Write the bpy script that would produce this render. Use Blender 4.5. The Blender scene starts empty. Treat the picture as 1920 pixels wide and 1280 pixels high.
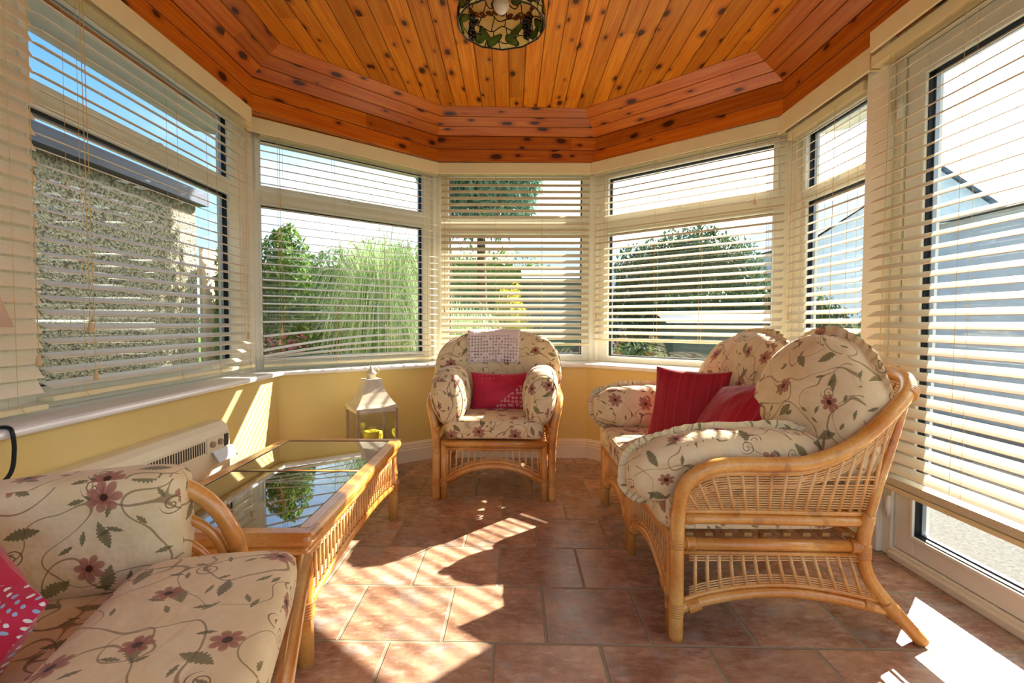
import bpy, math, random
from mathutils import Vector, Matrix, noise as mn
PI = math.pi
R = math.radians
random.seed(7)
SC = bpy.context.scene
COL = SC.collection

# ------------------------------------------------------------------ camera
cd = bpy.data.cameras.new('camera'); cam = bpy.data.objects.new('camera', cd); COL.objects.link(cam)
cam.location = (0, 0, 1.0)
cd.sensor_width = 36.0; cd.lens = 938.0/1920*36.0; cd.clip_start = 0.02; cd.clip_end = 500
cam.rotation_mode = 'XYZ'
cam.matrix_world = Matrix.Translation((0, 0, 1.0)) @ Matrix.Rotation(PI/2-0.0375, 4, 'X') @ Matrix.Rotation(0.002, 4, 'Z')
SC.camera = cam
# ------------------------------------------------------------------ sun and exposure
SUN_AZ, SUN_TAN = R(46), 0.63       # azimuth from +Y towards +X
sl = bpy.data.lights.new('sun', 'SUN'); sl.energy = 14.5; sl.angle = R(0.55); sl.color = (1.0, 0.94, 0.84)
sun = bpy.data.objects.new('sun', sl); COL.objects.link(sun)
sdir = Vector((-math.sin(SUN_AZ), -math.cos(SUN_AZ), -SUN_TAN)).normalized()
sun.rotation_euler = sdir.to_track_quat('-Z', 'Y').to_euler(); sun.location = (6, 6, 6)
SC.view_settings.view_transform = 'Standard'
try: SC.view_settings.look = 'None'
except Exception: pass
SC.view_settings.exposure = 0.92
SC.view_settings.gamma = 1.0
SC.view_settings.use_curve_mapping = False

# ------------------------------------------------------------------ node helpers
def hx(s):
    s = s.lstrip('#'); o = []
    for i in (0, 2, 4):
        c = int(s[i:i+2], 16)/255
        o.append(c/12.92 if c <= .04045 else ((c+.055)/1.055)**2.4)
    return (o[0], o[1], o[2], 1.0)
class NB:
    def __init__(s, tree): s.t = tree; s.N = tree.nodes; s.L = tree.links
    def n(s, ty, **kw):
        nd = s.N.new(ty)
        for k, v in kw.items(): setattr(nd, k, v)
        return nd
    def put(s, sock, v):
        if isinstance(v, bpy.types.NodeSocket): s.L.new(v, sock)
        elif v is not None:
            if isinstance(v, (tuple, list)) and hasattr(sock.default_value, '__len__'):
                k = len(sock.default_value); v = tuple(v)[:k]
                if len(v) < k: v = v+(1.0,)*(k-len(v))
            sock.default_value = v
    def m(s, op, a, b=None, c=None, clamp=False):
        nd = s.n('ShaderNodeMath', operation=op, use_clamp=clamp)
        s.put(nd.inputs[0], a)
        if b is not None: s.put(nd.inputs[1], b)
        if c is not None: s.put(nd.inputs[2], c)
        return nd.outputs[0]
    def vm(s, op, a, b=None):
        nd = s.n('ShaderNodeVectorMath', operation=op); s.put(nd.inputs[0], a)
        if b is not None:
            if op == 'SCALE': s.put(nd.inputs[3], b)
            else: s.put(nd.inputs[1], b)
        return nd.outputs[1] if op in ('LENGTH', 'DOT_PRODUCT', 'DISTANCE') else nd.outputs[0]
    def mix(s, f, a, b, bt='MIX'):
        nd = s.n('ShaderNodeMix', data_type='RGBA', blend_type=bt); nd.clamp_factor = True
        s.put(nd.inputs[0], f); s.put(nd.inputs[6], a); s.put(nd.inputs[7], b); return nd.outputs[2]
    def noise(s, vec, scale, detail=2.0, rough=.5, out=0):
        nd = s.n('ShaderNodeTexNoise'); s.put(nd.inputs['Vector'], vec); nd.inputs['Scale'].default_value = scale
        nd.inputs['Detail'].default_value = detail; nd.inputs['Roughness'].default_value = rough; return nd.outputs[out]
    def ss(s, lo, hi, v, a=0.0, b=1.0):
        nd = s.n('ShaderNodeMapRange', interpolation_type='SMOOTHSTEP'); s.put(nd.inputs[0], v)
        for i, x in enumerate((lo, hi, a, b)): s.put(nd.inputs[i+1], x)
        return nd.outputs[0]
    def comb(s, x, y, z=0.0):
        nd = s.n('ShaderNodeCombineXYZ')
        for i, v in enumerate((x, y, z)): s.put(nd.inputs[i], v)
        return nd.outputs[0]
    def sep(s, v):
        nd = s.n('ShaderNodeSeparateXYZ'); s.put(nd.inputs[0], v); return nd.outputs
    def uv(s): return s.n('ShaderNodeTexCoord').outputs['UV']
    def obj(s): return s.n('ShaderNodeTexCoord').outputs['Object']
    def white(s, v):
        nd = s.n('ShaderNodeTexWhiteNoise', noise_dimensions='3D'); s.put(nd.inputs['Vector'], v); return nd
    def bump(s, h, dist=.002, strength=1.0):
        nd = s.n('ShaderNodeBump'); s.put(nd.inputs['Height'], h); nd.inputs['Distance'].default_value = dist
        nd.inputs['Strength'].default_value = strength; return nd.outputs[0]
def newmat(name):
    m = bpy.data.materials.new(name); m.use_nodes = True; m.node_tree.nodes.clear()
    nb = NB(m.node_tree); out = nb.n('ShaderNodeOutputMaterial'); return m, nb, out
def bsdf(nb, out, col, rough=.5, spec=.5, normal=None, metal=0.0, coat=0.0, sheen=0.0):
    b = nb.n('ShaderNodeBsdfPrincipled'); nb.put(b.inputs['Base Color'], col); nb.put(b.inputs['Roughness'], rough)
    nb.put(b.inputs['Specular IOR Level'], spec); nb.put(b.inputs['Metallic'], metal); nb.put(b.inputs['Coat Weight'], coat)
    b.inputs['Coat Roughness'].default_value = .15
    if sheen: b.inputs['Sheen Weight'].default_value = sheen
    if normal is not None: nb.L.new(normal, b.inputs['Normal'])
    if out is not None: nb.L.new(b.outputs[0], out.inputs[0])
    return b
def plain(name, col, rough=.5, spec=.5, var=.06, scale=6.0, metal=0.0, coat=0.0, bump=0.0):
    m, nb, out = newmat(name); c = hx(col) if isinstance(col, str) else col
    n = nb.noise(nb.obj(), scale, 3.0)
    f = nb.ss(.3, .7, n, 1-var, 1+var)
    cc = nb.vm('SCALE', c[:3], f)
    nrm = nb.bump(nb.noise(nb.obj(), scale*25, 3.0), bump) if bump else None
    bsdf(nb, out, cc, rough, spec, nrm, metal, coat); return m
M = {}
M['frame'] = plain('cream_upvc', '#f1ebd8', .35, .5, .02)
M['sash'] = plain('white_upvc', '#f5f2e8', .3, .5, .02)
M['sill'] = plain('white_gloss_sill', '#f2f0ee', .18, .5, .02)
M['skirting'] = plain('cream_gloss_paint', '#efe2cc', .3, .5, .02)
M['valance'] = plain('cream_painted_wood', '#e9dcb0', .45, .4, .03)
M['gasket'] = plain('black_rubber', '#15171b', .5, .3, .05)
M['spacer'] = plain('aluminium_spacer', '#9aa0a6', .35, .5, .05, metal=.6)
M['cord'] = plain('cotton_cord', '#d9b878', .9, .1, .05)
M['tassel'] = plain('turned_wood_tassel', '#d8b684', .5, .3, .05)
M['heater'] = plain('ivory_enamel', '#e6dcbe', .35, .4, .02)
M['heater_dark'] = plain('heater_slot', '#4a4236', .6, .2, .05)
M['heater_blue'] = plain('grey_blue_plastic', '#c9d4dc', .25, .5, .03)
M['black'] = plain('black_cable', '#0b0b0c', .4, .4, .02)
M['lantern'] = plain('cream_distressed_metal', '#ddd0b4', .45, .4, .10, 18)
M['lantern_dark'] = plain('aged_brown_metal', '#b0957a', .5, .4, .12, 18)
M['candle'] = plain('yellow_wax', '#f0d23c', .5, .4, .04)
M['lead'] = plain('dark_lead_came', '#16100c', .45, .4, .1)
M['lampshade'] = plain('pink_cotton_shade', '#dcb9a4', .8, .1, .03)
M['bulb'] = plain('opal_bulb', '#efe9dc', .25, .5, .02)
M['brass'] = plain('aged_brass', '#7a5a2c', .35, .5, .08, metal=.8)
M['concrete'] = plain('exposed_concrete', '#6e6c68', .9, .2, .22, 55, bump=.003)
M['grass'] = plain('lawn', '#5b7336', .9, .1, .3, 14, bump=.01)
M['roof_slate'] = plain('slate_edge', '#4f5868', .6, .3, .12)
M['gutter'] = plain('dark_gutter', '#3b4252', .45, .4, .08)
M['soffit'] = plain('white_soffit', '#dcdcd6', .5, .3, .04)
M['fence'] = plain('pale_fence_board', '#c9b49a', .8, .2, .12, 9)
M['shed'] = plain('grey_green_cladding', '#5d675f', .7, .2, .1, 9)
M['house'] = plain('grey_render', '#ccd4da', .8, .2, .06)  # render lightened, washed-out glare is put into its colour
M['pale_roof'] = plain('pale_glare_roof', '#d5dfe8', .6, .3, .08)  # roof colour paled to imitate the glare outside the door
M['house_glass'] = plain('blue_house_window', '#7f9fbe', .08, .8, .05)
M['trunk'] = plain('bark', '#54412f', .9, .1, .2, 20)
M['pot'] = plain('red_pot', '#9c2f2f', .5, .3, .15, 30)
M['steel'] = plain('steel_pin', '#9a9a98', .3, .5, .02, metal=.9)

def wallpaint():
    m, nb, out = newmat('yellow_emulsion'); n = nb.noise(nb.obj(), 3.0, 3.0)
    c = nb.mix(nb.ss(.3, .7, n), hx('#dfc47c'), hx('#e2ca86'))
    bsdf(nb, out, c, .6, .3, nb.bump(nb.noise(nb.obj(), 160, 2.0), .0006)); return m
M['wall'] = wallpaint()
def slatmat():
    m, nb, out = newmat('cream_blind_slat')
    n = nb.noise(nb.vm('MULTIPLY', nb.obj(), (8, 8, 60)), 3.0, 2.0)
    c = nb.mix(nb.ss(.3, .7, n), hx('#efe4c6'), hx('#f3ead1'))
    b = bsdf(nb, None, c, .42, .4)
    tr = nb.n('ShaderNodeBsdfTranslucent'); nb.put(tr.inputs[0], hx('#e0c48c'))
    mx = nb.n('ShaderNodeMixShader'); mx.inputs[0].default_value = .06
    nb.L.new(b.outputs[0], mx.inputs[1]); nb.L.new(tr.outputs[0], mx.inputs[2]); nb.L.new(mx.outputs[0], out.inputs[0]); return m
M['slat'] = slatmat()
def glassmat(name, tint=(1, 1, 1, 1), base=.04, power=1.0):
    m, nb, out = newmat(name)
    ge = nb.n('ShaderNodeNewGeometry'); c = nb.m('ABSOLUTE', nb.vm('DOT_PRODUCT', ge.outputs['Incoming'], ge.outputs['Normal']))
    f = nb.m('MULTIPLY', nb.m('ADD', base, nb.m('MULTIPLY', nb.m('POWER', nb.m('SUBTRACT', 1.0, c, clamp=True), 5.0), 1-base)), power, clamp=True)
    t = nb.n('ShaderNodeBsdfTransparent'); t.inputs[0].default_value = tint
    g = nb.n('ShaderNodeBsdfGlossy'); g.inputs['Roughness'].default_value = .01
    mx = nb.n('ShaderNodeMixShader'); nb.L.new(f, mx.inputs[0]); nb.L.new(t.outputs[0], mx.inputs[1]); nb.L.new(g.outputs[0], mx.inputs[2])
    nb.L.new(mx.outputs[0], out.inputs[0]); return m
M['glass'] = glassmat('clear_pane', (.97, .985, .98, 1))
M['table_glass'] = glassmat('smoked_table_glass', (.50, .46, .38, 1), power=2.6)

def pine(name, w, ca, cb, knot=1.0, rough=.28, seed=0.0):
    """u along the boards, v across them, both in metres"""
    m, nb, out = newmat(name); u, v, _ = nb.sep(nb.uv())
    vi = nb.m('DIVIDE', v, w); idx = nb.m('FLOOR', vi); fr = nb.m('FRACT', vi)
    rnd = nb.white(nb.comb(idx, seed, 0.0)).outputs[0]
    uo = nb.m('ADD', u, nb.m('MULTIPLY', rnd, 37.0))
    seg = nb.m('FLOOR', nb.m('DIVIDE', uo, 1.9)); rnd2 = nb.white(nb.comb(idx, seg, 3.0+seed)).outputs[0]
    g = nb.noise(nb.comb(nb.m('MULTIPLY', uo, 1.6), nb.m('MULTIPLY', v, 30.0), nb.m('MULTIPLY', rnd2, 9.0)), 1.6, 4.0, .55)
    rings = nb.m('SINE', nb.m('MULTIPLY', nb.m('ADD', nb.m('MULTIPLY', v, 14.0), nb.noise(nb.comb(nb.m('MULTIPLY', uo, 1.1), nb.m('MULTIPLY', v, 9.0), rnd2), 1.3, 2.0)), 34.0))
    # knots
    kv = nb.n('ShaderNodeTexVoronoi', voronoi_dimensions='2D'); kp = nb.comb(nb.m('MULTIPLY', uo, 4.6), nb.m('MULTIPLY', nb.m('ADD', v, seed), 9.5))
    wob = nb.noise(kp, 2.5, 1.0)
    nb.put(kv.inputs['Vector'], kp); kv.inputs['Scale'].default_value = 1.0
    kd = nb.m('ADD', kv.outputs['Distance'], nb.m('MULTIPLY', nb.m('SUBTRACT', wob, .5), .14))
    kr = nb.sep(kv.outputs['Color'])[0]; size = nb.ss(.42, 1.0, kr, .06, .20*knot)
    kn = nb.ss(nb.m('MULTIPLY', size, .55), size, kd, 1.0, 0.0); kn = nb.m('MULTIPLY', kn, nb.m('GREATER_THAN', kr, .42))
    halo = nb.ss(size, nb.m('ADD', size, .16), kd, 1.0, 0.0); halo = nb.m('MULTIPLY', halo, nb.m('GREATER_THAN', kr, .42))
    c = nb.mix(nb.ss(.25, .75, g), hx(ca), hx(cb))
    c = nb.mix(nb.m('MULTIPLY', nb.ss(.2, 1.0, rings), .28), c, hx('#8a3c08'))
    c = nb.vm('SCALE', c, nb.ss(0, 1, rnd2, .78, 1.14))
    c = nb.mix(nb.m('MULTIPLY', halo, .45), c, hx('#8c3606'))
    c = nb.mix(nb.m('MULTIPLY', kn, .92), c, hx('#2c0e04'))
    edge = nb.m('MINIMUM', fr, nb.m('SUBTRACT', 1.0, fr)); gr = nb.ss(.0, .055, edge, 0.0, 1.0)
    gc = nb.ss(.008, .03, edge, 1.0, 0.0)
    c = nb.mix(nb.m('MULTIPLY', gc, .75), c, hx('#4a1804'))
    h = nb.m('ADD', nb.m('MULTIPLY', gr, 1.0), nb.m('MULTIPLY', g, .05))
    bsdf(nb, out, c, rough, .35, nb.bump(h, .004), coat=.04); return m
M['ceil'] = pine('orange_pine_ceiling_boards', .096, '#cd6e12', '#e8962a', 1.0, .34, 0.0)
M['cove'] = pine('red_pine_cornice_boards', .0935, '#b8560e', '#d2781c', 1.2, .34, 5.0)

def tilemat():
    m, nb, out = newmat('terracotta_floor_tiles'); u, v, _ = nb.sep(nb.uv()); S = .332
    vv = nb.m('DIVIDE', v, S); row = nb.m('FLOOR', vv); fv = nb.m('FRACT', vv)
    uu = nb.m('ADD', nb.m('DIVIDE', u, .329), nb.m('MULTIPLY', nb.m('MODULO', nb.m('ADD', row, 40.0), 2.0), .5)); colm = nb.m('FLOOR', uu); fu = nb.m('FRACT', uu)
    e = nb.m('MINIMUM', nb.m('MINIMUM', fu, nb.m('SUBTRACT', 1.0, fu)), nb.m('MINIMUM', fv, nb.m('SUBTRACT', 1.0, fv)))
    grout = nb.ss(.011, .019, e, 1.0, 0.0)
    rnd = nb.white(nb.comb(row, colm, 1.0)); r0 = rnd.outputs[0]; uvv = nb.comb(u, v, nb.m('MULTIPLY', r0, 5.0))
    n1 = nb.noise(uvv, 5.0, 5.0, .62); n2 = nb.noise(nb.vm('MULTIPLY', uvv, (.6, 1.3, 1)), 30.0, 7.0, .78); n3 = nb.noise(nb.vm('ADD', uvv, (3.1, 7.7, 2.0)), 7.0, 4.0, .6)
    c = nb.mix(nb.ss(.35, .65, n1), hx('#966a52'), hx('#bd9476'))
    c = nb.mix(nb.m('MULTIPLY', nb.ss(.5, .72, n3), .75), c, hx('#aaa09a'))
    c = nb.mix(nb.m('MULTIPLY', nb.ss(.50, .66, n2), .75), c, hx('#d6b79c'))
    c = nb.mix(nb.m('MULTIPLY', nb.ss(.48, .28, n2), .40), c, hx('#683f2c'))
    c = nb.vm('SCALE', c, nb.ss(0, 1, r0, .80, 1.12))
    c = nb.mix(nb.ss(.018, .05, e, .35, 0.0), c, hx('#b58a66'))
    c = nb.mix(grout, c, hx('#988c74'))
    h = nb.m('SUBTRACT', nb.m('MULTIPLY', nb.m('ADD', n1, n2), .25), grout)
    bsdf(nb, out, c, nb.mix(grout, nb.ss(.3, .7, n2, .20, .38), (.8, .8, .8, 1)), .5, nb.bump(h, .0022)); return m
M['tile'] = tilemat()

def rattan(name, ca, cb, rough=.25, coat=.4):
    m, nb, out = newmat(name); o = nb.obj()
    n = nb.noise(nb.vm('MULTIPLY', o, (5, 5, 5)), 1.0, 3.0); n2 = nb.noise(o, 90, 2.0)
    c = nb.mix(nb.ss(.3, .7, n), hx(ca), hx(cb)); c = nb.vm('SCALE', c, nb.ss(.3, .7, n2, .92, 1.06))
    c = nb.mix(nb.ss(.66, .74, nb.noise(o, 14, 1.0), 0, .35), c, hx('#6a3410'))
    bsdf(nb, out, c, rough, .5, None, coat=coat); return m
M['cane'] = rattan('honey_rattan_cane', '#cd7d2e', '#e6ac5c')
M['wicker'] = rattan('woven_wicker', '#d39450', '#e8b878', .38, .15)
M['binding'] = rattan('cane_binding', '#bf7126', '#d89646', .32, .25)

def floral(name='floral_cotton', base='#ead4aa'):
    m, nb, out = newmat(name); p = nb.vm('MULTIPLY', nb.uv(), (1, 1, 0)); warp = nb.noise(p, 9.0, 1.0, .5, out=1)
    pw = nb.vm('ADD', p, nb.vm('SCALE', nb.vm('SUBTRACT', warp, (.5, .5, .5)), .02)); pw = nb.vm('MULTIPLY', pw, (1, 1, 0))
    def cell(off, scale, rnd=.8):
        v = nb.n('ShaderNodeTexVoronoi', voronoi_dimensions='2D'); q = nb.vm('ADD', pw, off)
        nb.put(v.inputs['Vector'], q); v.inputs['Scale'].default_value = scale; v.inputs['Randomness'].default_value = rnd
        loc = nb.vm('SUBTRACT', q, v.outputs['Position']); x, y, _ = nb.sep(loc); return x, y, nb.sep(v.outputs['Color'])
    base_c = nb.mix(nb.ss(.3, .7, nb.noise(p, 14, 3.0)), hx(base), hx('#e0c798'))
    c = base_c
    # curling vines
    for k, (sc, off) in enumerate(((5.2, (0, 0, 0)), (7.5, (4.3, 1.7, 0)))):
        nz = nb.noise(nb.vm('ADD', pw, off), sc, .6, .4)
        d = nb.m('ABSOLUTE', nb.m('SUBTRACT', nz, .5)); c = nb.mix(nb.ss(.0025, .0062, d, .75, 0.0), c, hx('#80643f'))
    # spiral tendrils
    x, y, cr = cell((2.2, 5.1, 0), 7.0); r = nb.m('SQRT', nb.m('ADD', nb.m('MULTIPLY', x, x), nb.m('MULTIPLY', y, y)))
    a = nb.m('ARCTAN2', y, x)
    ph = nb.m('FRACT', nb.m('ADD', nb.m('DIVIDE', a, 2*PI), nb.m('DIVIDE', r, .011)))
    sp = nb.m('MULTIPLY', nb.m('LESS_THAN', nb.m('ABSOLUTE', nb.m('SUBTRACT', ph, .5)), .11), nb.m('MULTIPLY', nb.m('LESS_THAN', r, .021), nb.m('GREATER_THAN', cr[0], .45)))
    c = nb.mix(nb.m('MULTIPLY', sp, .85), c, hx('#6f5233'))
    # leaves
    for off, sc, ln, wd, th in (((.9, 3.3, 0), 7.4, .031, .0145, .18), ((6.1, .4, 0), 11.0, .016, .006, .18), ((3.7, 8.4, 0), 12.5, .014, .0055, .3)):
        x, y, cr = cell(off, sc); an = nb.m('MULTIPLY', cr[1], 2*PI); cs = nb.m('COSINE', an); sn = nb.m('SINE', an)
        lx = nb.m('ADD', nb.m('MULTIPLY', x, cs), nb.m('MULTIPLY', y, sn)); ly = nb.m('SUBTRACT', nb.m('MULTIPLY', y, cs), nb.m('MULTIPLY', x, sn))
        wv = nb.m('MULTIPLY', wd, nb.m('SUBTRACT', 1.0, nb.m('POWER', nb.m('ABSOLUTE', nb.m('DIVIDE', lx, ln)), 1.6)))
        wv = nb.m('MULTIPLY', wv, nb.m('ADD', .85, nb.m('MULTIPLY', nb.m('SINE', nb.m('MULTIPLY', lx, 900.0)), .15)))
        mk = nb.ss(-.0006, .0008, nb.m('SUBTRACT', wv, nb.m('ABSOLUTE', ly))); mk = nb.m('MULTIPLY', mk, nb.m('LESS_THAN', nb.m('ABSOLUTE', lx), ln)); mk = nb.m('MULTIPLY', mk, nb.m('GREATER_THAN', cr[0], th))
        lc = nb.mix(cr[2], hx('#7c7040'), hx('#66603c')); lc = nb.mix(nb.ss(.0, .0012, nb.m('ABSOLUTE', ly), .5, 0.0), lc, hx('#3c3620'))
        c = nb.mix(nb.m('MULTIPLY', mk, .85), c, lc)
    # flowers
    x, y, cr = cell((0, 0, 0), 6.4, .7); r = nb.m('SQRT', nb.m('ADD', nb.m('MULTIPLY', x, x), nb.m('MULTIPLY', y, y)))
    a = nb.m('ADD', nb.m('ARCTAN2', y, x), nb.m('MULTIPLY', cr[1], 6.0)); pet = nb.m('ABSOLUTE', nb.m('COSINE', nb.m('MULTIPLY', a, 3.5)))
    rr = nb.m('MULTIPLY', nb.m('ADD', .55, nb.m('MULTIPLY', nb.m('POWER', pet, .7), .45)), nb.ss(0, 1, cr[2], .024, .037))
    fm = nb.m('MULTIPLY', nb.ss(-.002, .002, nb.m('SUBTRACT', rr, r)), nb.m('GREATER_THAN', cr[0], .10))
    fc = nb.mix(cr[2], hx('#b3765a'), hx('#a87068')); fc = nb.mix(nb.ss(.0, .032, r, 1.0, 0.0), fc, hx('#8a3f30'))
    fc = nb.mix(nb.m('MULTIPLY', nb.ss(.25, .0, pet), .6), fc, hx('#d6a57c'))
    c = nb.mix(nb.m('MULTIPLY', fm, .88), c, fc)
    c = nb.mix(nb.m('MULTIPLY', nb.m('LESS_THAN', r, .007), nb.m('GREATER_THAN', cr[0], .10)), c, hx('#4a2a18'))
    wr = nb.noise(nb.obj(), 13.0, 3.0, .6); wv2 = nb.noise(p, 900.0, 1.0)
    h = nb.m('ADD', wr, nb.m('MULTIPLY', wv2, .03))
    b = bsdf(nb, out, c, .75, .2, nb.bump(h, .012, .7), sheen=.15); return m
M['floral'] = floral()
def redstripe():
    m, nb, out = newmat('red_striped_cotton'); u, v, _ = nb.sep(nb.uv())
    n = nb.noise(nb.comb(nb.m('MULTIPLY', u, 60.0), nb.m('MULTIPLY', v, .8)), 1.0, 3.0, .7)
    n2 = nb.noise(nb.comb(nb.m('MULTIPLY', u, 150.0), nb.m('MULTIPLY', v, .6)), 1.0, 2.0, .6)
    c = nb.mix(nb.ss(.3, .7, n), hx('#8e1420'), hx('#bb2236')); c = nb.mix(nb.ss(.6, .68, n, 0, .7), c, hx('#b5574a'))
    c = nb.mix(nb.ss(.66, .72, n2, 0, .55), c, hx('#d07a3a'))
    bsdf(nb, out, c, .6, .3, nb.bump(nb.noise(nb.comb(nb.m('MULTIPLY', u, 400.0), nb.m('MULTIPLY', v, 30.0)), 1.0), .001)); return m
M['redstripe'] = redstripe()
def reddots(name, ring):
    m, nb, out = newmat(name); p = nb.vm('MULTIPLY', nb.uv(), (1, 1, 0))
    v = nb.n('ShaderNodeTexVoronoi', voronoi_dimensions='2D'); nb.put(v.inputs['Vector'], p); v.inputs['Scale'].default_value = 42 if ring else 78; v.inputs['Randomness'].default_value = .35
    r = nb.vm('LENGTH', nb.vm('SUBTRACT', p, v.outputs['Position'])); cr = nb.sep(v.outputs['Color'])
    c = nb.mix(nb.ss(.3, .7, nb.noise(p, 7, 2.0)), hx('#b81a38'), hx('#cf2a48'))
    if ring:
        u_, v_, _ = nb.sep(p)
        reg = nb.ss(.0, .02, nb.m('SUBTRACT', nb.m('SUBTRACT', u_, nb.m('MULTIPLY', v_, 1.2)), .075))
        d = nb.m('ABSOLUTE', nb.m('SUBTRACT', r, .0058)); mk = nb.m('MULTIPLY', nb.ss(.0012, .002, d, 1.0, 0.0), reg)
        c = nb.mix(nb.m('MULTIPLY', mk, .9), c, hx('#ead8c0'))
        reg2 = nb.ss(.0, .02, nb.m('SUBTRACT', nb.m('SUBTRACT', v_, nb.m('MULTIPLY', u_, .3)), .075))
        d2 = nb.ss(.0025, .0035, r, 1.0, 0.0); c = nb.mix(nb.m('MULTIPLY', d2, reg2), c, hx('#e8b8bc'))
        reg3 = nb.ss(.0, .02, nb.m('SUBTRACT', -.12, u_)); c = nb.mix(nb.m('MULTIPLY', nb.m('MULTIPLY', d2, reg3), .8), c, hx('#5c0c1c'))
    else:
        u_, v_, _ = nb.sep(p); gate = nb.ss(-.06, .02, nb.m('SUBTRACT', u_, nb.m('MULTIPLY', v_, .8)))
        mk = nb.m('MULTIPLY', nb.ss(.0026, .0034, r, 1.0, 0.0), nb.m('GREATER_THAN', nb.m('MULTIPLY', cr[0], gate), .12))
        dc = nb.mix(nb.m('GREATER_THAN', cr[1], .62), hx('#efe6da'), hx('#9fb2cc')); c = nb.mix(mk, c, dc)
    bsdf(nb, out, c, .55, .3, nb.bump(nb.noise(nb.obj(), 14, 2.0), .006), sheen=.2); return m
M['redring'] = reddots('red_cotton_with_rings', True)
M['reddot'] = reddots('red_cotton_with_dots', False)
def lace():
    m, nb, out = newmat('white_crochet_lace'); p = nb.uv(); u, v, _ = nb.sep(p)
    cx = nb.m('SUBTRACT', nb.m('FRACT', nb.m('MULTIPLY', u, 52.0)), .5); cy = nb.m('SUBTRACT', nb.m('FRACT', nb.m('MULTIPLY', v, 52.0)), .5)
    r = nb.m('SQRT', nb.m('ADD', nb.m('MULTIPLY', cx, cx), nb.m('MULTIPLY', cy, cy)))
    a = nb.m('ARCTAN2', cy, cx); rr = nb.m('ADD', .30, nb.m('MULTIPLY', nb.m('COSINE', nb.m('MULTIPLY', a, 4.0)), .12))
    hole = nb.m('LESS_THAN', r, rr)
    nh = nb.white(nb.comb(nb.m('FLOOR', nb.m('MULTIPLY', u, 52.0)), nb.m('FLOOR', nb.m('MULTIPLY', v, 52.0)), 0.0)).outputs[0]
    hole = nb.m('MULTIPLY', hole, nb.m('GREATER_THAN', nh, .22)); hole = nb.m('MULTIPLY', hole, nb.m('LESS_THAN', v, .165))
    b = bsdf(nb, None, hx('#efdcd6'), .8, .1, nb.bump(nb.noise(p, 60, 3.0), .004)); t = nb.n('ShaderNodeBsdfTransparent')
    mx = nb.n('ShaderNodeMixShader'); nb.L.new(hole, mx.inputs[0]); nb.L.new(b.outputs[0], mx.inputs[1]); nb.L.new(t.outputs[0], mx.inputs[2]); nb.L.new(mx.outputs[0], out.inputs[0]); return m
M['lace'] = lace()
def pebble():
    m, nb, out = newmat('pebbledash_render'); o = nb.obj(); v = nb.n('ShaderNodeTexVoronoi'); nb.put(v.inputs['Vector'], o); v.inputs['Scale'].default_value = 62
    cr = nb.sep(v.outputs['Color']); c = nb.mix(cr[0], hx('#8f8872'), hx('#b9b198')); c = nb.mix(nb.m('GREATER_THAN', cr[1], .72), c, hx('#625d50'))
    c = nb.mix(nb.ss(.3, .7, nb.noise(o, 2.0, 2.0), 0, .25), c, hx('#8d866f'))
    bsdf(nb, out, c, .9, .2, nb.bump(v.outputs['Distance'], .012)); return m
M['pebble'] = pebble()
def slates():
    m, nb, out = newmat('slate_roof_tiles'); u, v, _ = nb.sep(nb.uv()); f = nb.m('FRACT', nb.m('MULTIPLY', v, 7.0))
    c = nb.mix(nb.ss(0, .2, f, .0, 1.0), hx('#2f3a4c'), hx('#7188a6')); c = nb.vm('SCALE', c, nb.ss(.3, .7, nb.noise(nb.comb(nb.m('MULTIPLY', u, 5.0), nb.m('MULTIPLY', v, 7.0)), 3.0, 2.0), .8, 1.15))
    bsdf(nb, out, c, .5, .4); return m
M['slates'] = slates()
def leafmat(name, a, b, tr=.3):
    m, nb, out = newmat(name); g = nb.n('ShaderNodeNewGeometry').outputs['Random Per Island']; c = nb.mix(g, hx(a), hx(b))
    bb = bsdf(nb, None, c, .5, .3); t = nb.n('ShaderNodeBsdfTranslucent'); nb.put(t.inputs[0], c); mx = nb.n('ShaderNodeMixShader'); mx.inputs[0].default_value = tr
    nb.L.new(bb.outputs[0], mx.inputs[1]); nb.L.new(t.outputs[0], mx.inputs[2]); nb.L.new(mx.outputs[0], out.inputs[0]); return m
M['leaf_green'] = leafmat('green_leaves', '#4a6a34', '#8aa650')
M['leaf_dark'] = leafmat('dark_leaves', '#2f4a30', '#4f6b42')
M['leaf_blue'] = leafmat('blue_green_leaves', '#5c8478', '#7fa68c')
M['leaf_yellow'] = leafmat('yellow_leaves', '#b8b43a', '#d8cc50')
M['pampas'] = leafmat('pampas_blades', '#7c9a5a', '#c2cf98', .4)
M['leaf_red'] = leafmat('red_flowers', '#a8404a', '#c87078')
def tglass(name, a, b):
    m, nb, out = newmat(name); n = nb.noise(nb.obj(), 22, 3.0, .6); c = nb.mix(nb.ss(.3, .7, n), hx(a), hx(b))
    bb = bsdf(nb, None, c, .15, .5); t = nb.n('ShaderNodeBsdfTranslucent'); nb.put(t.inputs[0], c); mx = nb.n('ShaderNodeMixShader'); mx.inputs[0].default_value = .5
    nb.L.new(bb.outputs[0], mx.inputs[1]); nb.L.new(t.outputs[0], mx.inputs[2]); nb.L.new(mx.outputs[0], out.inputs[0]); return m
M['tg_cream'] = tglass('cream_stained_glass', '#f0e0a0', '#e8cf80')
M['tg_green'] = tglass('green_stained_glass', '#5c7428', '#8aa048')
M['tg_brown'] = tglass('amber_brown_stained_glass', '#8a4a1c', '#b06c30')
M['tg_grape'] = plain('dark_grape_glass', '#1c0c12', .15, .6, .2, 40)

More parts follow.
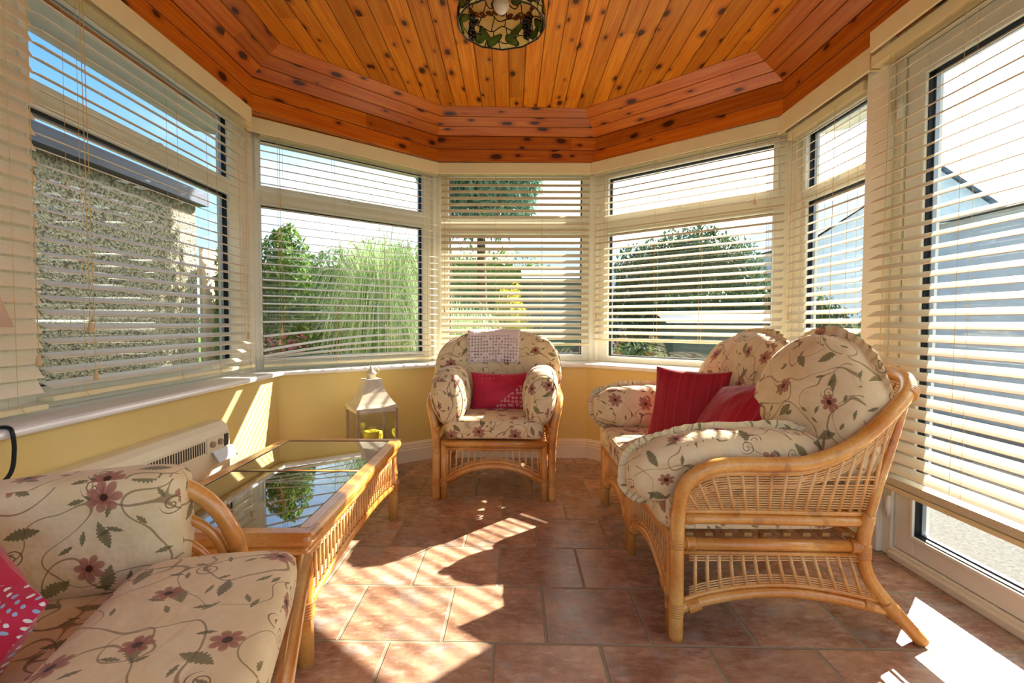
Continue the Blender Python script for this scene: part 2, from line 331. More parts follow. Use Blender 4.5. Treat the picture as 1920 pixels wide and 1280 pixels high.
# ------------------------------------------------------------------ world (sky: blue to the left, bright thin cloud towards the sun)
w = bpy.data.worlds.new('sky'); SC.world = w; w.use_nodes = True; w.node_tree.nodes.clear(); nb = NB(w.node_tree)
d = nb.vm('NORMALIZE', nb.n('ShaderNodeTexCoord').outputs['Generated']); x, y, z = nb.sep(d)
blue = nb.mix(nb.ss(0.0, .42, z), (.36, .56, .70, 1), (.075, .22, .46, 1))
cl = nb.noise(nb.comb(nb.m('MULTIPLY', x, 1.0), y, nb.m('MULTIPLY', z, 2.5)), 2.2, 5.0, .55)
tow = nb.vm('DOT_PRODUCT', d, (math.sin(R(60)), math.cos(R(60)), .25))
cm = nb.ss(-.12, .75, nb.m('ADD', tow, nb.m('MULTIPLY', nb.m('SUBTRACT', cl, .5), .9)))
skyc = nb.mix(cm, blue, (1.25, 1.25, 1.2, 1)); skyc = nb.mix(nb.ss(-.02, .02, z, 1.0, 0.0), skyc, hx('#8c8a80'))
bg = nb.n('ShaderNodeBackground'); nb.put(bg.inputs[0], skyc); bg.inputs[1].default_value = 1.5
wo = nb.n('ShaderNodeOutputWorld'); nb.L.new(bg.outputs[0], wo.inputs[0])

# ------------------------------------------------------------------ mesh helpers
class MB:
    def __init__(s): s.v = []; s.f = []; s.uv = []; s.mi = []
    def add(s, vs, fs, uvs=None, mi=0):
        o = len(s.v); s.v += [tuple(p) for p in vs]
        for k, f in enumerate(fs):
            s.f.append(tuple(i+o for i in f)); s.mi.append(mi)
            s.uv.append([tuple(uvs[i]) for i in f] if uvs is not None else None)
        return s
    def quad(s, a, b, c, d_, uvs=None, mi=0): return s.add([a, b, c, d_], [(0, 1, 2, 3)], uvs, mi)
    def box(s, lo, hi, mat=None, mi=0):
        vs = [Vector((x, y, z)) for z in (lo[2], hi[2]) for y in (lo[1], hi[1]) for x in (lo[0], hi[0])]
        if mat is not None: vs = [mat @ q for q in vs]
        return s.add(vs, [(0, 2, 3, 1), (4, 5, 7, 6), (0, 1, 5, 4), (2, 6, 7, 3), (0, 4, 6, 2), (1, 3, 7, 5)], None, mi)
    def prism(s, poly, z0, z1, mi=0):
        n = len(poly); vs = [(p[0], p[1], z0) for p in poly]+[(p[0], p[1], z1) for p in poly]
        fs = [tuple(reversed(range(n))), tuple(range(n, 2*n))]+[(i, (i+1) % n, n+(i+1) % n, n+i) for i in range(n)]
        return s.add(vs, fs, None, mi)
    def tube(s, pts, r, seg=8, caps=True, mi=0, closed=False):
        pts = [Vector(p) for p in pts]; n = len(pts); rs = r if isinstance(r, (list, tuple)) else [r]*n
        t0 = (pts[1]-pts[0]).normalized(); up = Vector((0, 0, 1)) if abs(t0.z) < .9 else Vector((1, 0, 0))
        nx = t0.cross(up).normalized(); vs = []
        for i, p in enumerate(pts):
            if closed: t = (pts[(i+1) % n]-pts[i-1])
            else: t = (pts[min(i+1, n-1)]-pts[max(i-1, 0)])
            if t.length < 1e-9: t = t0
            t.normalize(); nx = (nx-t*nx.dot(t))
            if nx.length < 1e-6: nx = t.orthogonal()
            nx.normalize(); ny = t.cross(nx)
            for k in range(seg):
                a = 2*PI*k/seg; vs.append(p+(nx*math.cos(a)+ny*math.sin(a))*rs[i])
        m_ = n if closed else n-1
        fs = [(i*seg+k, i*seg+(k+1) % seg, ((i+1) % n)*seg+(k+1) % seg, ((i+1) % n)*seg+k) for i in range(m_) for k in range(seg)]
        if caps and not closed: fs += [tuple(reversed(range(seg))), tuple((n-1)*seg+k for k in range(seg))]
        return s.add(vs, fs, None, mi)
    def lathe(s, prof, c=(0, 0, 0), seg=20, mi=0, mat=None):
        n = len(prof); vs = []
        for (r, z) in prof:
            for k in range(seg):
                a = 2*PI*k/seg; q = Vector((c[0]+r*math.cos(a), c[1]+r*math.sin(a), c[2]+z)); vs.append(mat @ q if mat is not None else q)
        fs = [(i*seg+k, i*seg+(k+1) % seg, (i+1)*seg+(k+1) % seg, (i+1)*seg+k) for i in range(n-1) for k in range(seg)]
        fs += [tuple(reversed(range(seg))), tuple((n-1)*seg+k for k in range(seg))]
        return s.add(vs, fs, None, mi)
    def build(s, name, mats, parent=None, smooth=False, bevel=0.0):
        me = bpy.data.meshes.new(name); me.from_pydata(s.v, [], s.f)
        if not isinstance(mats, (list, tuple)): mats = [mats]
        for m in mats: me.materials.append(m)
        if any(u is not None for u in s.uv):
            lay = me.uv_layers.new(name='UVMap'); k = 0
            for i, f in enumerate(s.f):
                for j in range(len(f)):
                    if s.uv[i] is not None: lay.data[k].uv = s.uv[i][j][:2]
                    k += 1
        for i, p in enumerate(me.polygons):
            p.material_index = s.mi[i]; p.use_smooth = smooth
        me.update(); o = bpy.data.objects.new(name, me); COL.objects.link(o)
        if parent is not None: o.parent = parent
        if bevel:
            b = o.modifiers.new('bevel', 'BEVEL'); b.width = bevel; b.segments = 2; b.limit_method = 'ANGLE'
        return o
def spline(pts, k=6, closed=False):
    P = [Vector(p) for p in pts]; n = len(P); o = []
    rng = n if closed else n-1
    for i in range(rng):
        if closed: a, b, c, d_ = P[i-1], P[i], P[(i+1) % n], P[(i+2) % n]
        else: a, b, c, d_ = P[max(i-1, 0)], P[i], P[i+1], P[min(i+2, n-1)]
        for j in range(k):
            t = j/k; o.append(.5*((2*b)+(c-a)*t+(2*a-5*b+4*c-d_)*t*t+(3*b-a-3*c+d_)*t**3))
    if not closed: o.append(P[-1])
    return o
def empty(name, loc=(0, 0, 0), rz=0.0):
    o = bpy.data.objects.new(name, None); COL.objects.link(o); o.location = loc; o.rotation_euler = (0, 0, rz); o.empty_display_size = .05; return o
def tag(o, label, cat, group=None, kind=None):
    o['label'] = label; o['category'] = cat
    if group: o['group'] = group
    if kind: o['kind'] = kind
    return o
def struct(o): o['kind'] = 'structure'; return o
# ================================================================== THE ROOM
NY = -1.35                                             # end of the room behind the camera, left open to let skylight in
FACE = [(-1.44, NY), (-1.44, 3.07), (-.575, 3.69), (.553, 3.69), (1.57, 2.75), (1.57, 2.27)]
WIN = [(-1.62, NY), (-1.62, 3.07), (-.60, 3.95), (.64, 3.95), (1.70, 3.02), (1.70, 2.27)]
OUT = [(-1.70, NY), (-1.70, 3.11), (-.63, 4.03), (.67, 4.03), (1.78, 3.06), (1.78, 2.27)]
TIM = [(-1.477, NY), (-1.477, 2.89), (-.557, 3.78), (.623, 3.81), (1.557, 2.93), (1.557, NY)]
CEI = [(-1.275, NY), (-1.275, 2.79), (-.484, 3.575), (.512, 3.605), (1.35, 2.85), (1.35, NY)]
ROOF = [(-1.85, NY), (-1.85, 3.17), (-.69, 4.17), (.73, 4.17), (1.93, 3.12), (1.93, NY)]
ZS, ZH, ZF, ZC = .70, 2.20, 2.39, 2.52
def inset(poly, d):
    """move each segment of an open path to its right (inwards) by d"""
    segs = []
    for a, b in zip(poly[:-1], poly[1:]):
        a = Vector((a[0], a[1])); b = Vector((b[0], b[1])); t = (b-a).normalized(); n = Vector((t.y, -t.x)); segs.append((a+n*d, b+n*d, t))
    pts = [segs[0][0]]
    for s1, s2 in zip(segs[:-1], segs[1:]):
        D = s1[2].x*s2[2].y-s1[2].y*s2[2].x; w_ = s2[0]-s1[0]
        k = (w_.x*s2[2].y-w_.y*s2[2].x)/D if abs(D) > 1e-6 else 0.0
        pts.append(s1[0]+s1[2]*k if abs(D) > 1e-6 else s1[1])
    pts.append(segs[-1][1]); return [(p.x, p.y) for p in pts]
# floor: tiles inside, laid 1.3 degrees off square
fb = MB(); ang = R(-1.3)
def tuv(x, y):
    x -= -.219; y -= 1.53
    return (x*math.cos(ang)+y*math.sin(ang)*0.3, -x*math.sin(ang)+y*math.cos(ang))
poly = [(-1.66, NY), (-1.66, 3.1), (-.62, 3.98), (.66, 3.98), (1.74, 3.04), (1.74, NY)]
n = len(poly); fb.add([(p[0], p[1], 0.0) for p in reversed(poly)], [tuple(range(n))], [tuv(*p) for p in reversed(poly)])
fb.prism(poly, -.10, -.002)
struct(fb.build('floor', M['tile']))
# walls below the sills
for nm, i in (('wall_left', 0), ('wall_back_left', 1), ('wall_back', 2), ('wall_back_right', 3), ('wall_right', 4)):
    struct(MB().prism([FACE[i], FACE[i+1], OUT[i+1], OUT[i]], -.1, ZS-.012).build(nm, M['wall']))
# sill: one run of white gloss board with a rounded nose
SE = inset(FACE, .032)
for k in range(5):
    a, b, c, d_ = SE[k], SE[k+1], WIN[k+1], WIN[k]
    s_ = MB().prism([a, b, c, d_], ZS-.026, ZS)
    e1 = Vector((*a, ZS-.013)); e2 = Vector((*b, ZS-.013)); s_.tube([e1, e2], .0145, 12)
    struct(s_.build('trim_%d' % (k+1), M['sill'], smooth=False))
# skirting board with a moulded top
prof = [(0.0, 0), (.020, 0), (.020, .088), (.015, .094), (.017, .104), (.012, .112), (.014, .122), (.006, .138), (0, .142)]
for nm, i in (('baseboard_left', 0), ('baseboard_back_left', 1), ('baseboard_back', 2), ('baseboard_back_right', 3), ('baseboard_right', 4)):
    pr = [inset(FACE, max(o, .0001)) for o, z in prof]; b = MB(); m_ = len(prof)
    vs = [(*pr[j][i], prof[j][1]) for j in range(m_)]+[(*pr[j][i+1], prof[j][1]) for j in range(m_)]
    b.add(vs, [(j, j+1, m_+j+1, m_+j) for j in range(m_-1)]+[tuple(range(m_)), tuple(reversed(range(m_, 2*m_)))])
    struct(b.build(nm, M['skirting']))
# timber cornice: upright fascia and sloping cove, boards running along each side
for k in range(5):
    a, b = Vector(TIM[k]), Vector(TIM[k+1]); c, d_ = Vector(CEI[k]), Vector(CEI[k+1]); L = (b-a).length; t = (b-a).normalized(); u0 = k*7.3
    m_ = MB()
    m_.quad((a.x, a.y, ZH), (b.x, b.y, ZH), (b.x, b.y, ZF), (a.x, a.y, ZF), [(u0, 0), (u0+L, 0), (u0+L, .187), (u0, .187)])
    m_.quad((a.x, a.y, ZF), (b.x, b.y, ZF), (d_.x, d_.y, ZC), (c.x, c.y, ZC), [(u0, .187), (u0+L, .187), (u0+(d_-a).dot(t), .4675), (u0+(c-a).dot(t), .4675)])
    oa, ob = ROOF[k], ROOF[k+1]
    m_.quad((a.x, a.y, ZH), (b.x, b.y, ZH), (ob[0], ob[1], ZH+.06), (oa[0], oa[1], ZH+.06), [(u0, 0), (u0+L, 0), (u0+L, .05), (u0, .05)])
    m_.quad((oa[0], oa[1], ZH+.06), (ob[0], ob[1], ZH+.06), (ob[0], ob[1], ZC+.03), (oa[0], oa[1], ZC+.03), [(0, 0)]*4)
    struct(m_.build('trim_%d' % (k+6), M['cove']))
cb = MB(); n = len(CEI)
cb.add([(p[0], p[1], ZC) for p in CEI], [tuple(range(n))], [(p[1], p[0]+.31) for p in CEI])
struct(cb.build('ceiling', M['ceil']))
roof = MB().prism(list(ROOF), ZC+.02, ZC+.10); struct(roof.build('trim_11', M['roof_slate']))
# eaves board and gutter outside
ev = MB(); EV = inset(ROOF, -.17)
for k in range(5): ev.prism([ROOF[k], ROOF[k+1], EV[k+1], EV[k]], 2.25, 2.29)
for k in range(5): ev.prism([EV[k], EV[k+1], inset(ROOF, -.20)[k+1], inset(ROOF, -.20)[k]], 2.23, 2.36)
struct(ev.build('trim_12', M['soffit']))

class Seg:
    def __init__(s, a, b):
        s.a = Vector((a[0], a[1], 0)); d = Vector((b[0]-a[0], b[1]-a[1], 0)); s.L = d.length; d.normalize(); y = Vector((0, 0, 1)).cross(d)
        s.m = Matrix(((d.x, y.x, 0, s.a.x), (d.y, y.y, 0, s.a.y), (0, 0, 1, 0), (0, 0, 0, 1)))
    def p(s, u, o, z): return s.m @ Vector((u, o, z))
    def box(s, mb, u0, u1, o0, o1, z0, z1, mi=0): mb.box((u0, o0, z0), (u1, o1, z1), s.m, mi)
def ring(sg, mb, u0, u1, z0, z1, wd, o0, o1):
    sg.box(mb, u0, u1, o0, o1, z0, z0+wd); sg.box(mb, u0, u1, o0, o1, z1-wd, z1)
    sg.box(mb, u0, u0+wd, o0, o1, z0+wd, z1-wd); sg.box(mb, u1-wd, u1, o0, o1, z0+wd, z1-wd)
wn = [0]
def window(a, b, z0, z1, cols, u0=0.0, u1=None, sashes=(), handle=None, name=None, depth=.07):
    sg = Seg(a, b); u1 = sg.L if u1 is None else u1; f = MB(); cur = u0
    for (c0, c1, ops) in cols:
        sg.box(f, cur, c0, 0, depth, z0, z1); zc = z0
        for (za, zb) in ops: sg.box(f, c0, c1, 0, depth, zc, za); zc = zb
        sg.box(f, c0, c1, 0, depth, zc, z1); cur = c1
    sg.box(f, cur, u1, 0, depth, z0, z1)
    wn[0] += 1; fr = f.build(name or 'window_%d' % wn[0], M['frame'], bevel=.004); struct(fr)
    k = 0
    for (c0, c1, ops) in cols:
        for (za, zb) in ops:
            g = MB(); sg.box(g, c0, c1, .038, .044, za, zb); g.build('pane', M['glass'], fr)
            q = MB(); ring(sg, q, c0, c1, za, zb, .004, .012, .036); q.build('gasket', M['gasket'], fr)
            q = MB(); ring(sg, q, c0+.004, c1-.004, za+.004, zb-.004, .006, .034, .048); q.build('spacer_bar', M['spacer'], fr)
            q = MB(); wd = .034 if k in sashes else .014
            ring(sg, q, c0-wd, c1+wd, za-wd, zb+wd, wd-.001, -.012 if k in sashes else -.005, .012)
            q.build('sash' if k in sashes else 'glazing_bead', M['sash'], fr, bevel=.003)
            if k in sashes:
                h = MB(); cx = (c0+c1)/2
                sg.box(h, cx-.05, cx+.05, -.024, -.012, za-.026, za-.010); sg.box(h, cx-.012, cx+.012, -.034, -.012, za-.030, za-.008); h.build('handle', M['sash'], fr, bevel=.003)
            k += 1
    return fr, sg
S_L = ((-1.62, 0), (-1.62, 3.07))
window(*S_L, ZS, ZH+.05, [(.35, 1.55, [(.775, 1.725), (1.815, 2.17)]), (1.70, 2.885, [(.775, 1.725), (1.815, 2.17)])], u0=NY, sashes=(1, 3))
window(WIN[1], WIN[2], ZS, ZH+.05, [(.085, 1.225, [(.77, 1.725), (1.845, 2.125)])], sashes=(1,))
window(WIN[2], WIN[3], ZS, ZH+.05, [(.105, 1.148, [(.75, 1.69), (1.81, 2.13)])])
window(WIN[3], WIN[4], ZS, ZH+.05, [(.135, 1.28, [(.745, 1.68), (1.81, 2.095)])], sashes=(1,))
window(WIN[4], WIN[5], ZS, ZH+.05, [(.105, .615, [(.745, 1.70), (1.775, 2.09)])], sashes=(1,))
# corner posts between the frames
for k in (1, 2, 3, 4):
    p, q, o = Vector(WIN[k]), Vector(inset(WIN, .018)[k]), Vector(OUT[k]); t1 = (Vector(WIN[k-1])-p).normalized()*.045; t2 = (Vector(WIN[k+1])-p).normalized()*.045
    m_ = MB().prism([tuple(p+t1), tuple(p+t1*.6+(q-p)), tuple(q), tuple(p+t2*.6+(q-p)), tuple(p+t2), tuple(o+(p-o)*.0)], ZS, ZH+.04)
    struct(m_.build('trim_%d' % (12+k), M['frame']))
# post between the small window and the door, and the door wall
struct(MB().box((1.60, 2.16, 0), (1.78, 2.30, ZH+.05)).build('trim_17', M['frame'], bevel=.006))
# glazed door: fixed frame, then the leaf with its glass
DA, DB = (1.625, 2.16), (1.625, -1.3)
sg = Seg(DA, DB); f = MB(); sg.box(f, 0, .045, 0, .08, 0, ZH+.05); sg.box(f, .045, 3.4, 0, .08, 0, .045); sg.box(f, .045, 3.4, 0, .08, 2.10, ZH+.05); sg.box(f, 1.32, 1.40, 0, .08, .045, 2.10)
sg.box(f, .045, 3.4, -.012, .012, 0, .03)
struct(f.build('trim_18', M['frame'], bevel=.004))
def leaf(u0, u1, nm, gl):
    f = MB(); z0, z1 = .048, 2.097; a, b, c, d_ = gl
    sg.box(f, u0, a, .012, .075, z0, z1); sg.box(f, b, u1, .012, .075, z0, z1); sg.box(f, a, b, .012, .075, z0, c); sg.box(f, a, b, .012, .075, d_, z1)
    fr = struct(f.build(nm, M['sash'], bevel=.004))
    q = MB(); ring(sg, q, a-.016, b+.016, c-.016, d_+.016, .015, .004, .014); q.build('glazing_bead', M['sash'], fr, bevel=.003)
    q = MB(); ring(sg, q, a, b, c, d_, .004, .014, .044); q.build('gasket', M['gasket'], fr)
    q = MB(); ring(sg, q, a+.004, b-.004, c+.004, d_-.004, .006, .036, .052); q.build('spacer_bar', M['spacer'], fr)
    q = MB(); sg.box(q, a, b, .042, .048, c, d_); q.build('pane', M['glass'], fr); return fr
leaf(.049, 1.316, 'door_1', (.155, 1.21, .135, 1.985))
leaf(1.404, 2.67, 'door_2', (1.51, 2.565, .135, 1.985))
h = MB()
for z in (.22, 1.05, 1.9): h.tube([sg.p(.045, -.012, z-.045), sg.p(.045, -.012, z+.045)], .011, 10)
h.build('hinge', M['sash'], bpy.data.objects['door_1'], smooth=True)

# ================================================================== THE BLINDS
def blind(label, a, b, s0, s1, ztop, zbot, tilt, off=-.07, cords=(.12, .5, .88), pulls=(), bow=None, stack=0, val=None, sp=.0485, w_=.050, group='cream wooden venetian blinds', nearcap=False):
    sg = Seg(a, b); mid = sg.p((s0+s1)/2, off, zbot); root = empty('venetian_blind', mid); tag(root, label, 'window blind', group)
    inv = root.matrix_basis.inverted() if False else Matrix.Translation(-Vector(mid))
    def bld(mb, nm, mat, **k): mb.v = [tuple(inv @ Vector(q)) for q in mb.v]; return mb.build(nm, mat, root, **k)
    v0, v1, vo, vz0, vz1 = val if val else (s0, s1, off-.045, ztop, ztop+.085)
    vb = MB(); sg.box(vb, v0, v1, vo-.012, vo, vz0, vz1)
    if nearcap: sg.box(vb, v1-.012, v1, vo, vo+.09, vz0, vz1)
    bld(vb, 'valance', M['valance'], bevel=.003)
    hb = MB(); sg.box(hb, s0, s1, off-.028, off+.028, ztop, ztop+.045); bld(hb, 'headrail', M['valance'])
    ct, st = math.cos(tilt), math.sin(tilt); sl_ = MB(); n_ = int((ztop-zbot-.02)/sp); z = ztop-.03; k = 0; zs = []
    zlow = zbot+.022+stack*.0042
    while z > zlow+.02: zs.append(z); z -= sp
    for k, z in enumerate(zs):
        fromb = len(zs)-1-k; nseg = 14 if bow and fromb < 7 else 1
        jt = tilt+random.uniform(-.02, .02); ct, st = math.cos(jt), math.sin(jt)
        vs = []
        for i in range(nseg+1):
            u = s0+.004+(s1-s0-.008)*i/nseg; dz = bow(i/nseg, fromb, z) if nseg > 1 else 0
            for (o, h_) in ((-w_/2, 0), (-w_/4, .0012), (0, .0016), (w_/4, .0012), (w_/2, 0), (w_/2, -.0028), (-w_/2, -.0028)):
                vs.append(sg.p(u, off+o*ct-h_*st, z+dz+o*st+h_*ct))
        fs = [tuple(range(7)), tuple(reversed(range(nseg*7, nseg*7+7)))]
        for i in range(nseg): fs += [(i*7+j, i*7+(j+1) % 7, (i+1)*7+(j+1) % 7, (i+1)*7+j) for j in range(7)]
        sl_.add(vs, fs)
    for j in range(stack):
        zz = zbot+.024+j*.0042; sg.box(sl_, s0+.004, s1-.004, off-w_/2, off+w_/2, zz, zz+.003)
    bld(sl_, 'slats', M['slat'])
    rb = MB(); sg.box(rb, s0+.002, s1-.002, off-.026, off+.026, zbot, zbot+.018); bld(rb, 'bottom_rail', M['valance'], bevel=.003)
    for c in cords:
        u = s0+(s1-s0)*c; cb_ = MB()
        for o in (-w_/2*math.cos(tilt)-.001, w_/2*math.cos(tilt)+.001): cb_.tube([sg.p(u, off+o, ztop), sg.p(u, off+o, zbot+.01)], .0009, 4)
        cb_.tube([sg.p(u+.008, off-.029, zbot-.004), sg.p(u-.006, off-.031, zbot+.02), sg.p(u+.004, off-.029, zbot+.03)], .0012, 4)
        bld(cb_, 'ladder_cord', M['cord'])
    for (c, zt, dx) in pulls:
        u = s0+(s1-s0)*c; cb_ = MB(); cb_.tube([sg.p(u, off-.034, ztop+.01), sg.p(u+dx*.5, off-.036, (ztop+zt)/2), sg.p(u+dx, off-.036, zt+.03)], .0013, 5); pc = bld(cb_, 'pull_cord', M['cord'])
        tb = MB(); p_ = sg.p(u+dx, off-.036, zt); tb.lathe([(.003, .035), (.0055, .032), (.0065, .018), (.0085, .004), (.0085, 0), (.001, 0)], p_, 10)
        tb.v = [tuple(inv @ Vector(q)) for q in tb.v]; tb.build('cord_tassel', M['tassel'], pc, smooth=True)
    return root
G = 'cream wooden venetian blinds'
WLs = ((-1.62, 0), (-1.62, 3.07))
blind('wide cream wooden venetian blind over the large left window facing the pebbledash house', *WLs, 1.655, 2.965, 2.13, .735, R(21), cords=(.10, .5, .73, .96), pulls=((.105, .965, .004), (.115, .79, .01), (.93, .90, .0)), val=(1.60, 2.86, -.143, 2.118, 2.203))
blind('nearly closed cream venetian blind at the left edge of the view above the table lamp', *WLs, .30, 1.625, 2.13, .715, R(58), off=-.085, cords=(.12, .5, .93), pulls=((.965, .86, .003),), val=(.30, 1.60, -.143, 2.118, 2.203))
def bowf(t, fb_, z):
    A = (.010, .050, .095, .105, .060, .015, 0)[fb_]; return -A*(1-t)**1.7-.25*A*t*t+.10*A*math.sin(PI*t)+(.004, .010, .014, .012, .006, 0, 0)[fb_]
blind('cream venetian blind with sagging bowed lowest slats in front of the pampas grass', WIN[1], WIN[2], .06, 1.31, 2.115, .725, R(11), off=-.075, cords=(.10, .36, .66, .92), pulls=((.085, .93, .0), (.075, .86, 0)), bow=bowf, val=(-.02, 1.29, -.128, 2.115, 2.203))
blind('cream venetian blind on the centre window directly behind the armchair', WIN[2], WIN[3], .05, 1.195, 2.13, .825, R(36), off=-.075, cords=(.06, .37, .68, .95), pulls=((.03, 1.08, 0),), val=(.03, 1.20, -.128, 2.12, 2.203))
blind('cream venetian blind raised a little above the sill behind the two seater sofa', WIN[3], WIN[4], .06, 1.365, 2.12, .865, R(24), off=-.075, cords=(.07, .38, .62, .93), pulls=((.03, 1.03, 0), (.88, 1.72, 0)), val=(.06, 1.36, -.128, 2.118, 2.203))
blind('narrow cream venetian blind on the small window between the corner and the glazed door', WIN[4], WIN[5], .075, .70, 2.06, .80, R(28), off=-.075, cords=(.12, .45, .85), pulls=((.70, .93, 0), (.10, 1.02, 0)), val=(.05, .80, -.135, 2.10, 2.203), nearcap=True)
blind('long cream venetian blind over the glazed door with slats stacked on its bottom rail', DA, DB, -.02, 1.30, 2.09, .325, R(30), off=-.065, cords=(.10, .335, .70, .95), pulls=((.09, .62, -.01),), stack=7, val=(.022, 1.34, -.120, 2.130, 2.215), nearcap=False)
blind('second door blind nearest the viewer at the right', DA, DB, 1.38, 2.70, 2.09, .325, R(30), off=-.065, cords=(.10, .5, .95), stack=7, val=(1.37, 2.7, -.115, 2.135, 2.215)) if False else None
# ================================================================== OUTSIDE
gr = MB().box((-30, -30, -.2), (30, 45, -.14)); struct(gr.build('ground', M['grass']))
pt_ = MB().box((1.80, -6, -.14), (5.2, 12, -.09)); pt_.box((-3.0, 3.0, -.139), (-1.9, 9, -.10)); pt_.box((-3.2, -6, -.139), (-1.72, 3.0, -.10)); pt_.box((-8, -9, -.139), (8, NY, -.05))  # last slab, unseen behind the camera, added to bounce sunlight onto the ceiling
struct(pt_.build('patio', M['concrete']))
# neighbour's pebbledashed house on the left
h = empty('neighbour_house', (-3.2, 1, -.14)); tag(h, 'pebbledashed house wall with dark gutter close outside the left window', 'house')
o_ = Vector((-3.2, 1, -.14))
def loc(mb, o): mb.v = [tuple(Vector(q)-Vector(o)) for q in mb.v]; return mb
loc(MB().box((-9, -6, -.14), (-3.2, 5.1, 2.22)), o_).build('wall', M['pebble'], h)
loc(MB().box((-3.2, -6, 2.17), (-3.09, 5.15, 2.30)), o_).build('gutter', M['gutter'], h)
m_ = MB(); m_.add([(-3.1, -6, 2.30), (-3.1, 5.15, 2.30), (-7, 5.15, 2.9), (-7, -6, 2.9), (-9, -6, 2.3), (-9, 5.15, 2.3)], [(0, 1, 2, 3), (3, 2, 5, 4), (0, 3, 4), (1, 5, 2), (0, 4, 5, 1)]); loc(m_, o_).build('roof', M['roof_slate'], h)
# vertical board fence beyond it
f = MB(); x = -3.35
for i in range(22):
    x0 = -3.3+i*.012; f.box((-3.3, 5.3+i*.13, -.14), (-3.27, 5.3+i*.13+.12, 1.78+.02*math.sin(i*2.1)))
f.box((-3.34, 5.25, 1.5), (-3.30, 8.2, 1.58)); f.box((-3.34, 5.25, .4), (-3.30, 8.2, .48))
tag(f.build('garden_fence', M['fence']), 'pale vertical board fence beyond the pebbledashed house', 'fence')
def bush(name, c, rad, n_, mat, label, cat, leaf=.07, seed=1, group=None, stem=True, nar=1.0, trunk=0):
    rnd = random.Random(seed); m_ = MB()
    for i in range(n_):
        while True:
            d = Vector((rnd.uniform(-1, 1), rnd.uniform(-1, 1), rnd.uniform(-1, 1)))
            if .25 < d.length < 1: break
        k = 1+.25*mn.noise(d*2.2+Vector((seed, 0, 0))); d = d.normalized()*(d.length**.4)*k
        p = Vector((d.x*rad[0], d.y*rad[1], d.z*rad[2]+rad[2]))
        if p.z < 0.02: continue
        q = Matrix.Rotation(rnd.uniform(0, 6.28), 3, 'Z') @ Matrix.Rotation(rnd.uniform(-1.2, 1.2), 3, 'X')
        l_ = leaf*rnd.uniform(.6, 1.3); wv = l_*.42*nar
        vs = [p+q @ Vector(v) for v in ((0, -l_, 0), (wv, 0, l_*.15), (0, l_, 0), (-wv, 0, l_*.15))]; m_.add(vs, [(0, 1, 2, 3)])
    vs = []; NS, NR = 20, 12
    for i in range(NR+1):
        for k in range(NS):
            a, b = PI*i/NR, 2*PI*k/NS; q = Vector((math.sin(a)*math.cos(b), math.sin(a)*math.sin(b), -math.cos(a))); kk = .80*(1+.25*mn.noise(q*2.2+Vector((seed, 0, 0))))*(1+.10*mn.noise(q*7))
            vs.append((q.x*rad[0]*kk, q.y*rad[1]*kk, max(0.0, q.z*rad[2]*kk+rad[2])))
    m_.add(vs, [(i*NS+k, i*NS+(k+1) % NS, (i+1)*NS+(k+1) % NS, (i+1)*NS+k) for i in range(NR) for k in range(NS)])
    e = empty(name, c); tag(e, label, cat, group); m_.build('foliage', mat, e)
    if trunk: MB().tube([(0, 0, -trunk), (.03, 0, -trunk*.5), (0, 0, rad[2]*.6)], [.09, .07, .03], 8).build('trunk', M['trunk'], e, smooth=True)
    if stem:
        t = MB()
        for i in range(4):
            a = i*1.6; t.tube([(0, 0, 0), (math.cos(a)*rad[0]*.2, math.sin(a)*rad[1]*.2, rad[2]*.7), (math.cos(a)*rad[0]*.45, math.sin(a)*rad[1]*.45, rad[2]*1.3)], [.03, .022, .01], 5)
        t.build('stem', M['trunk'], e)
    return e
GZ = -.14
bush('shrub', (-2.62, 5.75, GZ), (.36, .36, 1.1), 9000, M['leaf_green'], 'bright green leafy shrub to the left of the pampas grass', 'shrub', .038, 3)
bush('shrub', (-2.1, 9.0, GZ), (1.5, .5, .95), 5200, M['leaf_dark'], 'dark shrub behind the pampas grass', 'shrub', .06, 4)
bush('low_shrub', (-1.5, 4.72, GZ), (.8, .28, .36), 2200, M['leaf_dark'], 'low dark shrub beneath the pampas grass outside the bowed blind', 'shrub', .035, 5)
bush('climber', (-3.08, 5.42, GZ), (.15, .12, 1.1), 500, M['leaf_green'], 'thin climbing plant against the pale fence', 'plant', .05, 6)
bush('tree', (-.40, 6.25, 2.05), (.95, .9, 1.9), 13000, M['leaf_blue'], 'tall blue green tree whose crown fills the upper left of the centre window', 'tree', .10, 7, nar=.6, trunk=2.2)
bush('shrub', (-.02, 8.0, GZ), (.33, .4, .85), 1500, M['leaf_yellow'], 'yellow leaved shrub seen through the centre window', 'shrub', .06, 8)
bush('hedge', (-2.4, 11.6, GZ), (4.6, .6, 1.45), 14000, M['leaf_green'], 'long tall green hedge across the end of the garden', 'hedge', .08, 9, stem=False)
bush('rounded_tree', (3.25, 9.3, GZ), (1.5, 1.1, 1.45), 17000, M['leaf_dark'], 'large rounded dark tree behind the sofa window', 'tree', .055, 10)
bush('dark_hedge', (3.6, 7.45, GZ), (1.7, .25, .85), 7000, M['leaf_dark'], 'dark hedge below the large rounded tree', 'hedge', .05, 31, stem=False)
bush('low_plant', (1.35, 5.5, GZ), (.5, .35, .45), 2200, M['leaf_dark'], 'low dark plant outside under the raised blind', 'plant', .05, 11)
bush('far_tree', (14.5, 9, GZ), (2.2, 2, 1.9), 2200, M['leaf_green'], 'pale green tree beyond the neighbouring houses at the right', 'tree', .14, 12)
bush('hedge', (7.2, 9.5, GZ), (1.6, .5, .62), 1600, M['leaf_green'], 'clipped sunlit hedge between the small window and the slate roofed house', 'hedge', .05, 13, stem=False)
